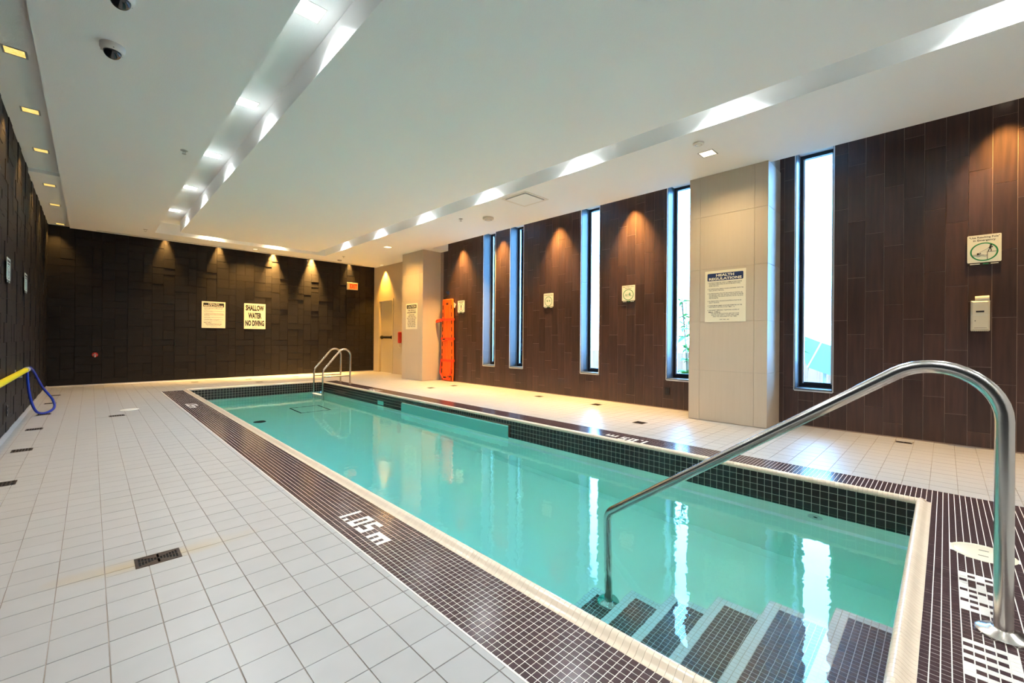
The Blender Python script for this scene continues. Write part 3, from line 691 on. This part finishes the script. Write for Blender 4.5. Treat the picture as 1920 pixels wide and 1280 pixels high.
# keep children within arms' reach
o = wallthing('safety_sign', "white Keep Children Within Arms' Reach sign with green circle between windows", 'sign', 'right', 3.917, 1.755, .010)
pict(o, .249, .26); text(o, 'Keep Children Within', 'ink', .015, .232, .225, .246, .0034, .02); text(o, "Arms' Reach", 'ink', .058, .178, .200, .219, .0034, .02); oval(o, .122, .100, .100, .092, .011)
b = MB(); disc(b, .150, .125, .010, 'green'); stroke(b, [(.150, .115), (.155, .085)], .020, 'green'); stroke(b, [(.148, .112), (.112, .108), (.110, .088)], .007, 'green'); b.obj('parent', o)
b = MB(); disc(b, .078, .108, .008, 'green'); stroke(b, [(.078, .100), (.085, .085)], .012, 'green'); stroke(b, wave(.045, .20, .080, .003), .004, 'green'); b.obj('child', o)
# swim with a partner
o = wallthing('safety_sign', 'white sign with two green swimmers in a circle, left of the third window', 'sign', 'right', 5.703, 1.735, .010)
o['label'] = 'white sign with two green swimmers in an oval, between second and third window'
pict(o, .253, .268); text(o, 'Do Not Swim Alone', 'ink', .020, .235, .222, .245, .0034, .02); oval(o, .125, .108, .095, .098, .010)
for i, x in enumerate((.075, .135)):
    b = MB(); disc(b, x+.028, .118, .008, 'green'); stroke(b, [(x, .124), (x+.036, .104)], .013, 'green'); stroke(b, [(x+.012, .116), (x+.022, .132)], .006, 'green'); b.obj('swimmer', o)
# upright figure
o = wallthing('safety_sign', 'small white sign with a dark upright figure in oval beside orange board', 'sign', 'right', 8.546, 1.735, .010)
pict(o, .275, .285); b = MB(); b.box(.03, .245, .250, .262, .003, .0034, 'ink'); b.box(.06, .215, .228, .238, .003, .0034, 'ink'); b.obj('print', o); oval(o, .138, .112, .108, .10, .010)
b = MB(); disc(b, .138, .170, .014, 'ink'); stroke(b, [(.138, .158), (.138, .112)], .030, 'ink'); stroke(b, [(.138, .115), (.138, .045)], .022, 'red'); b.obj('standing_figure', o)
o = wallthing('paper_note', 'small blank white paper tilted beside the orange board', 'paper', 'right', 8.70, 1.93, .011)
b = MB(); b.box(-.07, .07, -.055, .055, 0, .0012, 'white'); c_ = b.obj('sheet', o); c_.rotation_euler = (0, 0, -.5)
# two on the left wall
for y, z, w_, lab in ((6.82, 1.665, .27, 'white sign on dark left wall with a standing figure, nearer of two'), (8.50, 1.675, .31, 'white sign on dark left wall with a tall rectangle, farther of two')):
    o = wallthing('safety_sign', lab, 'sign', 'left', y, z, .022)
    pict(o, w_, .225+.01)
    b = MB(); b.box(.03, w_-.03, .19, .212, .003, .0034, 'ink'); b.box(.06, w_-.06, .163, .178, .003, .0034, 'ink'); b.obj('print', o)
    oval(o, w_/2, .085, .10, .07, .010)
    b = MB()
    if y < 7: disc(b, w_/2, .118, .010, 'ink'); stroke(b, [(w_/2, .11), (w_/2, .045)], .022, 'ink'); stroke(b, [(w_/2, .10), (w_/2+.04, .085)], .007, 'ink'); b.obj('standing_figure', o)
    else: stroke(b, [(w_/2-.03, .05), (w_/2-.03, .12), (w_/2+.03, .12), (w_/2+.03, .05)], .006, 'green'); b.obj('green_outline', o)

# ------------------------------------------------------------------ exit sign
o = wallthing('exit_sign', 'glowing red and amber EXIT sign high on the dark back wall', 'sign', 'back', 5.62, 2.565, .0)
b = MB(); b.bbox(0, .345, 0, .222, 0, .06, 'cream', .006); b.obj('housing', o)
b = MB(); b.box(.018, .327, .018, .204, .0595, .0615, 'exit'); b.obj('face', o)
b = MB(); b.box(.028, .065, .035, .187, .0615, .0622, 'cream'); b.obj('chevron_panel', o)
text(o, 'EXIT', 'exit_red', .085, .315, .045, .180, .0625, .03)

# ------------------------------------------------------------------ dispenser and outlets
o = wallthing('wall_dispenser', 'cream plastic dispenser with rolled top and small grey window on planks', 'dispenser', 'right', -.184, 1.213, .009)
b = MB(); b.bbox(0, .132, 0, .305, 0, .085, 'cream', .014); b.obj('body', o)
b = MB(); b.tube([(.030, .325, .05), (.128, .328, .05)], .028, 'cream', 16); b.obj('rolled_top', o, True)
b = MB(); b.box(.035, .092, .185, .202, .0848, .0862, 'black'); b.obj('window', o)
b = MB(); b.box(.002, .130, .157, .160, .0835, .0856, 'white'); b.box(.026, .034, .096, .104, .0845, .0858, 'black'); b.box(.022, .11, .055-.03, .058-.03, .0845, .0858, 'rust'); b.obj('trim_lines', o)
b = MB()
for i in range(9): b.box(.004+i*.014, .013+i*.014, -.006, .004, .01, .08, 'cream')
b.obj('serrated_edge', o)
def outlet(o):
    plate(.075, .118, 'black', .006, .008).obj('cover_plate', o)
    b = MB()
    for y in (.025, .068): b.bbox(.022, .053, y, y+.028, .005, .009, 'frame', .002)
    b.obj('sockets', o)
o = wallthing('wall_outlet', 'black wall outlet low on the planks beside the beige column', 'outlet', 'right', 3.13, .222, .009); outlet(o)
o = wallthing('wall_outlet', 'dark wall outlet low on the left wall under yellow pole', 'outlet', 'left', 6.92, .23, .02); outlet(o)
o = wallthing('hose_bib', 'small pinkish metal tap fitting on the dark back wall', 'tap', 'back', .071, .667, .016)
b = MB(); b.lathe([(.05, 0), (.05, .006), (.03, .012), (.018, .014), (.018, .05), (.026, .052), (.026, .062), (0, .064)], 'red'); b.obj('flange', o, True)
b = MB(); b.tube([(0, 0, .05), (0, -.02, .075), (0, -.05, .08)], .011, 'grey', 10); b.obj('spout', o, True)
b = MB(); b.box(-.035, .035, -.006, .006, .064, .072, 'grey'); b.box(-.006, .006, -.035, .035, .064, .072, 'grey'); b.obj('handle', o)

# ------------------------------------------------------------------ orange spine board
o = wallthing('spine_board', 'orange plastic spine board with straps standing against the plank wall', 'spine board', 'right', 9.165, .004, .020)
L_, WB, WT = 2.08, .51, .44
def edge(t):   # half width along the board
    return (WB+(WT-WB)*max(0, (t-.25)/.75))/2 - .02*math.exp(-((t-0)/.06)**2) - .014*math.exp(-((t-1)/.03)**2)
N = 30; outl = [(WB/2+edge(i/N), L_*i/N) for i in range(N+1)]+[(WB/2-edge(i/N), L_*i/N) for i in range(N, -1, -1)]
b = MB(); n_ = len(outl); ins = [((x-WB/2)*.95+WB/2, .014+(y/L_)*(L_-.028)) for x, y in outl]
vs = [(x, y, 0) for x, y in ins]+[(x, y, .012) for x, y in outl]+[(x, y, .036) for x, y in outl]+[(x, y, .048) for x, y in ins]
fs = [tuple(range(n_-1, -1, -1)), tuple(range(3*n_, 4*n_))]+[(l*n_+i, l*n_+(i+1) % n_, (l+1)*n_+(i+1) % n_, (l+1)*n_+i) for l in range(3) for i in range(n_)]
b.add(vs, fs, 'orange'); b.obj('board', o, True)
b = MB()
for x in (.18, .255, .33): b.bbox(x-.022, x+.022, .22, 1.93, .046, .054, 'orange', .006)
b.obj('ribs', o)
for t in (.035, .12, .20, .28, .36, .45, .54, .63, .72, .81, .90):
    for sx in (-1, 1):
        x = WB/2+sx*(edge(t)-.045); b = MB(); b.bbox(x-.016, x+.016, t*L_-.055, t*L_+.055, .044, .0492, 'slot', .002); b.obj('hand_slot', o)
b = MB(); b.bbox(WB/2-.05, WB/2+.05, 1.93, 1.99, .044, .0492, 'slot', .002); b.obj('hand_slot', o)
for t, y in ((.27, .52), (.52, 1.07), (.75, 1.56)):
    e = edge(t)+.004; b = MB(); b.box(WB/2-e, WB/2+e, y-.028, y+.028, .050, .060, 'strap'); b.box(WB/2-e-.006, WB/2-e, y-.028, y+.028, -.004, .060, 'strap'); b.box(WB/2+e, WB/2+e+.006, y-.028, y+.028, -.004, .060, 'strap'); b.obj('strap', o)
b = MB(); b.tube(fillet([(.0, 1.57, .06), (-.12, 1.55, .10), (-.13, 1.49, .13), (.04, 1.53, .07)], [.03, .03], 6), .022, 'strap', 8); b.obj('strap', o, True)
b = MB(); b.tube(fillet([(.10, 1.03, .06), (.18, 1.02, .10), (.30, 1.05, .06)], [.08], 8), .016, 'strap', 8); b.box(.12, .20, 1.035, 1.07, .062, .085, 'black'); b.obj('buckle', o, True)
b = MB(); b.tube(fillet([(.03, .50, .06), (-.005, .20, .075), (.14, .05, .08), (.36, .05, .08), (.46, .22, .075), (.48, .50, .06)], [.1, .1, .1, .1], 6), .017, 'strap', 8); b.obj('strap', o, True)
b = MB(); b.box(.16, .24, .07, .11, .062, .09, 'black'); b.box(.36, .44, .10, .14, .062, .09, 'black'); b.obj('buckle', o)
o = wallthing('wall_hook', 'dark blue hook on planks above the orange board', 'hook', 'right', 8.94, 2.20, .009)
b = MB(); b.bbox(-.05, .05, 0, .10, 0, .012, 'navy', .004); b.tube(fillet([(0, .05, .01), (0, .04, .07), (0, .09, .08)], [.02], 5), .009, 'navy', 8); b.obj('bracket', o)

# ------------------------------------------------------------------ reaching pole with blue loop on the left wall
o = wallthing('reaching_pole', 'yellow reaching pole with blue hook loop along dark left wall', 'pole', 'left', 4.3, .638, .055)
b = MB(); b.tube([(0, 0, 0), (4.0, 0, 0)], .030, 'yellow', 14); b.obj('shaft', o, True)
b = MB(); b.tube([(3.97, 0, 0), (4.18, 0, 0)], .033, 'edge', 14); b.obj('end_sleeve', o, True)
lp = [(4.16, 0, 0), (4.15, -.3, .02), (4.22, -.55, .07), (4.42, -.625, .14), (4.72, -.60, .22), (4.93, -.50, .20), (4.86, -.30, .10), (4.62, -.06, .03), (4.40, .01, .01), (4.16, .015, .01)]
def spline(P_, n=8):
    P_ = [Vector(p) for p in P_]; out = []
    for i in range(len(P_)-1):
        p0, p1, p2, p3 = P_[max(i-1, 0)], P_[i], P_[i+1], P_[min(i+2, len(P_)-1)]
        for j in range(n):
            t = j/n; out.append(.5*((2*p1)+(p2-p0)*t+(2*p0-5*p1+4*p2-p3)*t*t+(3*p1-p0-3*p2+p3)*t**3))
    return out+[P_[-1]]
b = MB(); b.tube(spline(lp), .015, 'blue', 10); b.obj('hook_loop', o, True)
b = MB(); b.box(3.3, 3.36, -.04, .04, -.035, -.03, 'grey'); b.box(3.3, 3.36, -.05, -.034, -.035, .02, 'grey'); b.obj('wall_bracket', o)
# red rescue tube half hidden behind the far column
o = wallthing('rescue_buoy', 'red rescue float with pale cord loop, mostly hidden behind far column', 'buoy', 'right', 11.345, .95, .02)
b = MB(); b.tube([(.10, -.02, .05), (.10, .0, .05), (.10, .30, .05), (.10, .32, .05)], [.03, .055, .055, .03], 'red', 14); b.obj('float', o, True)
b = MB(); b.tube(spline([(.10, -.01, .05), (.02, -.05, .04), (.0, -.12, .03), (.10, -.16, .03), (.20, -.10, .03), (.12, -.01, .05)]), .006, 'cream', 8); b.obj('cord', o, True)

# ------------------------------------------------------------------ floor drains and covers
LAB = ['nearest of the six in a line along left wall', 'second from near end along the left wall', 'third from near end along the left wall', 'fourth along left wall, at the blue loop', 'fifth along left wall, past the blue loop', 'farthest of the six along left wall',
       'alone in mid left deck before the white cover', None, 'near back wall behind the left pool corner', 'just behind the far pool rim', 'near back wall in the middle', 'near back wall by the ladder',
       'on right deck in front of the far column', 'on right deck at the foot of the orange board', 'on right deck under the second window', 'on right deck under the third window', 'on right deck between pool and near column', 'narrow, by the planks right of the last window']
for (x, y, wx, wy), lab in zip(DRAINS, LAB):
    big = lab is None
    lab = 'largest dark slotted floor drain with brown stain on near left deck' if big else 'dark square floor drain '+lab
    o = thing('floor_drain', lab, 'floor drain', (x, y, 0), None, 'dark floor drains set in the deck')
    hx, hy = wx/2, wy/2; fw = .010
    b = MB(); b.box(-hx, hx, -hy, -hy+fw, -.0027, .0012, 'bronze'); b.box(-hx, hx, hy-fw, hy, -.004, .0012, 'bronze'); b.box(-hx, -hx+fw, -hy+fw, hy-fw, -.004, .0012, 'bronze'); b.box(hx-fw, hx, -hy+fw, hy-fw, -.004, .0012, 'bronze'); b.obj('rim', o)
    b = MB(); b.box(-hx+fw, hx-fw, -hy+fw, hy-fw, -.0027, -.0021, 'hole'); b.obj('well', o)
    b = MB()
    if big:   # bow-tie pattern of slots: solid plate with bars
        n = 13; W2 = hx-fw; H2 = hy-fw; st = 2*W2/n
        for i in range(n+1): b.box(-W2+i*st-.0016, -W2+i*st+.0016, -H2, H2, -.002, .0008, 'bronze')
        for i in range(n):
            t = abs((i+.5)/n*2-1); half = H2*(.15+.75*t); x0, x1 = -W2+i*st, -W2+(i+1)*st
            b.box(x0, x1, -H2, -half, -.002, .0007, 'bronze'); b.box(x0, x1, half, H2, -.002, .0007, 'bronze')
            if t > .5: b.box(x0, x1, -.003, .003, -.002, .0007, 'bronze')
            if t < .1: b.box(x0, x1, -H2, H2, -.002, .0007, 'bronze')
    else:
        n = 6 if wx > .1 else 3
        for i in range(1, n): xx = -hx+fw+(wx-2*fw)*i/n; b.box(xx-.004, xx+.004, -hy+fw, hy-fw, -.002, .0007, 'bronze')
        b.box(-hx+fw, hx-fw, -.004, .004, -.002, .0007, 'bronze')
    b.obj('grate', o)
o = thing('cleanout_cover', 'round glossy white cleanout cover flat on the mid left deck', 'cover', (.417, 8.43, .0008))
b = MB(); b.lathe([(.105, 0), (.105, .003), (.098, .005), (0, .005)], 'white', n=40); b.obj('disc', o, True); b = MB(); b.box(-.02, .02, -.004, .004, .0049, .0055, 'grey'); b.obj('slot', o)
o = thing('skimmer_lid', 'round cream skimmer lid set in brown mosaic behind the handrail', 'lid', (LID[0], LID[1], -.0035))
b = MB(); b.lathe([(LID[2], 0), (LID[2], .004), (LID[2]-.004, .006), (LID[2]-.016, .006), (LID[2]-.018, .0045), (LID[2]-.020, .006), (0, .0062)], 'cream', n=56); b.obj('disc', o, True)
b = MB()
for x, y in ((.03, -.005), (.0, -.055), (-.05, .0)): b.box(x-.003, x+.003, y-.018, y+.018, .0060, .0068, 'hole')
b.obj('finger_slot', o)

# ------------------------------------------------------------------ ceiling fittings
def camera_dome(x, y, lab):
    o = thing('dome_camera', lab, 'camera', (x, y, ZC), None, 'dome cameras on the left soffit')
    b = MB(); b.lathe([(.075, -.001), (.075, -.030), (.072, -.034), (.068, -.045), (.060, -.050), (.052, -.050)], 'white', n=36); b.obj('housing', o, True)
    b = MB(); b.lathe([(.054*math.cos(a), -.050-.050*math.sin(a)) for a in [i*PI/2/9 for i in range(10)]], 'dome', n=30); b.obj('dome', o, True)
    b = MB()
    for i in range(3): a = i*2*PI/3+.6; b.lathe([(.004, -.001), (.004, .002)], 'black', (.0695*math.cos(a), .0695*math.sin(a), -.042), 8)
    b.obj('screws', o)
camera_dome(.106, 4.53, 'white dome camera with smoked dome, whole in view on left soffit'); camera_dome(.125, 3.80, 'second dome camera cut off by the top edge of view')
def sprinkler(x, y, lab):
    o = thing('sprinkler', lab, 'sprinkler', (x, y, ZC), None, 'fire sprinklers in the ceiling')
    b = MB(); b.lathe([(.038, 0), (.038, -.004), (.02, -.008), (.0, -.008)], 'grey', n=20); b.obj('escutcheon', o, True)
    b = MB(); b.tube([(-.010, 0, -.006), (-.012, 0, -.03), (0, 0, -.042)], .003, 'grey', 6); b.tube([(.010, 0, -.006), (.012, 0, -.03), (0, 0, -.042)], .003, 'grey', 6); b.obj('yoke', o)
    b = MB(); b.lathe([(.022, -.044), (.022, -.042), (.0, -.042)], 'grey', n=14); b.obj('deflector', o)
sprinkler(.79, 6.46, 'small fire sprinkler on left soffit near the light trough'); sprinkler(.812, 11.85, 'small fire sprinkler at the far end of left soffit'); sprinkler(4.93, 6.39, 'small fire sprinkler on right soffit near the smoke detector'); sprinkler(4.97, 11.70, 'small fire sprinkler in far right soffit above the exit sign')
def puck(name, x, y, r, h_, k, lab, cat):
    o = thing(name, lab, cat, (x, y, ZC)); b = MB(); b.lathe([(r, 0), (r, -h_*.5), (r*.9, -h_*.8), (r*.5, -h_), (0, -h_)], k, n=32); b.obj('housing', o, True)
    b = MB(); b.ring(0, 0, r*.62, r*.5, -h_*1.04, -h_*.9, 'grey', 24); b.obj('vent_ring', o); return o
puck('smoke_detector', 5.237, 5.96, .105, .045, 'cream', 'round cream smoke detector on right soffit near the vent panel', 'detector')
puck('ceiling_sensor', 4.905, 1.98, .06, .022, 'white', 'small round sensor beside the square downlight before near column', 'sensor')
puck('ceiling_sensor', 5.13, 12.35, .06, .03, 'grey', 'small dark round sensor in far corner above the exit sign', 'sensor')
o = thing('vent_panel', 'square white vent panel with dark edge gaps in right soffit', 'vent', (4.95, 4.75, ZC))
b = MB(); b.box(-.21, .21, -.21, .21, -.012, 0, 'ceil'); b.obj('panel', o)
b = MB(); b.box(-.275, -.225, -.27, .27, -.003, 0, 'white'); b.box(.225, .275, -.27, .27, -.003, 0, 'white'); b.box(-.225, .225, -.275, -.225, -.003, 0, 'white'); b.box(-.225, .225, .225, .275, -.003, 0, 'white'); b.obj('flange', o)
b = MB(); b.box(-.226, -.211, -.226, .226, -.002, -.0005, 'hole'); b.box(.211, .226, -.226, .226, -.002, -.0005, 'hole'); b.box(-.211, .211, -.226, -.211, -.002, -.0005, 'hole'); b.box(-.211, .211, .211, .226, -.002, -.0005, 'hole'); b.obj('air_gap', o)
for x0, x1, lab in ((.08, 2.83, 'long dark linear slot diffuser, left one along back soffit'), (3.16, 6.0, 'long dark linear slot diffuser, right one along back soffit')):
    o = thing('slot_diffuser', lab, 'vent', ((x0+x1)/2, 12.74, ZC)); L2 = (x1-x0)/2
    b = MB(); b.box(-L2, L2, -.016, .016, -.002, 0, 'hole'); b.obj('slot', o)
    b = MB(); b.box(-L2-.01, L2+.01, .016, .03, -.004, 0, 'white'); b.box(-L2-.01, L2+.01, -.03, -.016, -.004, 0, 'white'); b.obj('flange', o)

# ------------------------------------------------------------------ downlights (each carries its own lamp)
def spot(parent, loc, power, col, size, blend, tgt=(0, 0, -1), rad=.03):
    l = bpy.data.lights.new('lamp', 'SPOT'); l.energy = power; l.color = col; l.spot_size = size; l.spot_blend = blend; l.shadow_soft_size = rad
    o = bpy.data.objects.new('lamp', l); COL.objects.link(o); o.parent = parent; o.location = loc
    o.rotation_euler = Vector(tgt).to_track_quat('-Z', 'Y').to_euler(); return o
def fixture(x, y, z, w_, lens, lab, group, trim='grey', rim=.014):
    o = thing('recessed_downlight', lab, 'light', (x, y, z), None, group); h_ = w_/2
    b = MB(); t = -.003
    b.box(-h_-rim, h_+rim, -h_-rim, -h_, t, 0, trim); b.box(-h_-rim, h_+rim, h_, h_+rim, t, 0, trim); b.box(-h_-rim, -h_, -h_, h_, t, 0, trim); b.box(h_, h_+rim, -h_, h_, t, 0, trim); b.obj('trim', o)
    b = MB(); b.box(-h_, h_, -h_, h_, -.0015, 0, lens); b.obj('lens', o)
    return o
ORD = ['first', 'second', 'third', 'fourth', 'fifth', 'sixth', 'seventh', 'eighth']
ordn = ['nearest', 'second', 'third', 'fourth', 'fifth', 'farthest']
for i, y in enumerate((5.39, 6.69, 8.03, 9.60, 10.98, 12.80)):
    o = fixture(-.46, y, 3.42 if y < 8.9 else 3.375, .115, 'goldglass', ordn[i]+' small gold square downlight in the recess along left wall', 'gold downlights above the left wall')
    spot(o, (-.02, 0, -.02), P_LEFT, C_WARM, math.radians(88), .7, (-.16, 0, -1))
for y in (2.8, 4.1):
    o = fixture(-.46, y, 3.42, .115, 'goldglass', 'small gold square downlight above left wall outside the view, %s one' % ('nearer' if y < 3 else 'farther'), 'gold downlights above the left wall'); spot(o, (-.02, 0, -.02), P_LEFT, C_WARM, math.radians(88), .7, (-.16, 0, -1))
def trough(x, y, lab, group, p=1.0, col=C_TROUGH):
    o = fixture(x, y, ZT, .185, 'lampwhite', lab, group, 'white', .006)
    l = bpy.data.lights.new('lamp', 'AREA'); l.shape = 'SQUARE'; l.size = .17; l.energy = P_TROUGH*p; l.color = col; l.spread = math.radians(122)
    q = bpy.data.objects.new('lamp', l); COL.objects.link(q); q.parent = o; q.location = (0, 0, -.004)
for i, y in enumerate((-2.1, -.3, 1.55, 3.40, 5.22, 7.05, 8.87, 10.70)):
    trough(1.165, y, ('%s bright square light in the left ceiling trough' % {3: 'nearest', 4: 'second', 5: 'third', 6: 'fourth', 7: 'farthest'}[i]) if i > 2 else 'bright square light in the left ceiling trough behind the viewer, %s from the near end' % ORD[i], 'square lights in the left ceiling trough', 1 if i < 6 else .7)
    trough(4.43, y, 'square light hidden up in the right ceiling trough, %s from the near end' % ORD[i], 'square lights in the right ceiling trough', 1 if i < 5 else .7)
for x in (2.0, 3.35): trough(x, 11.86, 'square light hidden in the far ceiling trough, %s' % ('left one' if x < 3 else 'right one'), 'square lights in the far ceiling trough', .5, (1, .8, .5))
for i, y in enumerate((-.42, 3.69, 5.31, 6.92, 8.35)):
    o = fixture(6.36, y, 3.555, .10, 'lampwarm', 'small square downlight hidden above the plank wall, %s from the near end' % ORD[i], 'downlights above the plank wall')
    spot(o, (0, 0, -.01), P_RIGHT*(.45 if y < 0 else 1), C_WARM, math.radians(72), 1, (-.06, 0, -1))
for i, x in enumerate((1.25, 2.31, 3.56, 4.58, 5.70)):
    o = fixture(x, 12.93, 3.53, .07, 'lampwarm', 'small square downlight hidden above the back wall, %s from its left end' % ORD[i], 'downlights above the back wall')
    spot(o, (0, 0, -.01), P_BACK*(.10, .16, .9, 1.0, .12)[i], C_BACK, math.radians(46), 1, (0, .01, -1))
o = fixture(5.254, 2.01, ZC, .15, 'lampwarm', 'square warm downlight in soffit in front of the near column', 'square downlights in the right soffit'); spot(o, (0, 0, -.01), P_SOFFIT*.7, C_SOFFIT, math.radians(150), 1)
o = fixture(5.226, 9.70, ZC, .15, 'lampwarm', 'square warm downlight in soffit in front of the far column', 'square downlights in the right soffit'); spot(o, (0, 0, -.01), P_SOFFIT*1.7, (1, .56, .14), math.radians(150), 1)
o = fixture(6.40, 12.25, ZC, .09, 'lampwarm', 'small warm downlight above the exit door', 'square downlights in the right soffit'); spot(o, (0, 0, -.01), P_SOFFIT*3.2, (1, .48, .06), math.radians(76), .6)
o = fixture(3.0, 12.45, ZC, .09, 'lampwarm', 'small warm downlight in the far soffit', 'square downlights in the right soffit'); spot(o, (0, 0, -.01), P_SOFFIT*2.2, (1, .55, .14), math.radians(130), .8)

# ------------------------------------------------------------------ outside the windows
b = MB(); b.box(XR+.32, 30, -18, 28, -.25, -.12, 'soil'); o = b.obj('ground'); struct(o)
o = thing('board_fence', 'reddish wooden board fence outside beyond the windows', 'fence', (9.6, 0, -.12))
for i in range(60):
    y = -1.2+i*.15; b = MB(); b.bbox(-.012, .012, y+.003, y+.147, 0, .92+random.uniform(-.004, .004), 'fence', .004); b.obj('board', o)
b = MB(); b.box(.012, .05, -1.2, 7.8, .2, .28, 'fence'); b.box(.012, .05, -1.2, 7.8, .66, .74, 'fence'); b.obj('rail', o)
o = thing('metal_hood', 'blue grey slanted sheet metal hood outside behind near window', 'hood', (8.2, 1.36, .45))
b = MB(); b.add([(0, .30, .75), (0, .01, .62), (0, .19, .22), (.0, -.35, .02), (0, -.35, .48), (.35, .30, .80), (.35, .01, .67), (.35, .19, .27), (.35, -.35, .07), (.35, -.35, .53), (0, .36, .70), (.35, .36, .75)],
    [(0, 1, 2, 10), (1, 4, 3, 2), (5, 11, 7, 6), (6, 7, 8, 9), (0, 5, 6, 1), (1, 6, 9, 4), (2, 3, 8, 7), (3, 4, 9, 8), (10, 2, 7, 11), (0, 10, 11, 5)], 'tin'); b.obj('sheet', o)
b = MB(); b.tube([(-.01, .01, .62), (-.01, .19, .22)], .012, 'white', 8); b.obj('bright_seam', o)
b = MB(); b.tube([(.17, .0, -.57), (.17, .0, .3)], .03, 'grey', 10); b.obj('post', o)
rl = random.Random(11)
def shrub(x, y, z0, h_, n, spread, lab):
    o = thing('leafy_shrub', lab, 'shrub', (x, y, -.12)); lm = []
    b = MB()
    for s_ in range(5):
        a = rl.uniform(0, 6.28); r = rl.uniform(.2, 1)*spread; pts = spline([(0, 0, 0), (r*.3*math.cos(a), r*.3*math.sin(a), h_*.5), (r*math.cos(a), r*math.sin(a), h_*rl.uniform(.8, 1))], 5)
        b.tube(pts, .008, 'stem', 6); lm.append(pts)
    b.obj('stems', o)
    t = MB(); t.add([(0, 0, 0), (.05, .035, .012), (.13, .028, .0), (.19, 0, -.03), (.13, -.028, .0), (.05, -.035, .012), (.05, 0, .0), (.13, 0, -.012)], [(0, 6, 1), (0, 5, 6), (1, 6, 7, 2), (6, 5, 4, 7), (2, 7, 3), (7, 4, 3)], 'leaf'); me = t.mesh('leaf')
    for i in range(n):
        pts = rl.choice(lm); p = pts[rl.randrange(3, len(pts))]
        l = link('leaf', me, o, p); l.rotation_euler = (rl.uniform(-.5, .5), rl.uniform(-.6, .5), rl.uniform(0, 6.28)); s_ = rl.uniform(.7, 1.3); l.scale = (s_, s_, s_)
shrub(8.0, 3.40, 0, 2.1, 70, .28, 'tall leafy green shrub outside the window beside near column')
shrub(8.05, 1.78, 0, 1.4, 40, .22, 'smaller leafy green plant outside the near window')
shrub(8.4, 4.55, 0, 1.3, 40, .25, 'leafy green shrub outside the third window')
# daylight sampling aids at the window openings
for a0, a1 in WIN:
    l = bpy.data.lights.new('daylight_portal', 'AREA'); l.shape = 'RECTANGLE'; l.size = WTOP-SILL-.1; l.size_y = a1-a0-.09; l.cycles.is_portal = True
    q = bpy.data.objects.new('daylight_portal', l); COL.objects.link(q); q.location = (6.85, (a0+a1)/2, (SILL+WTOP)/2)
    q.rotation_euler = Matrix(((0, 0, 1), (0, -1, 0), (1, 0, 0))).to_euler()
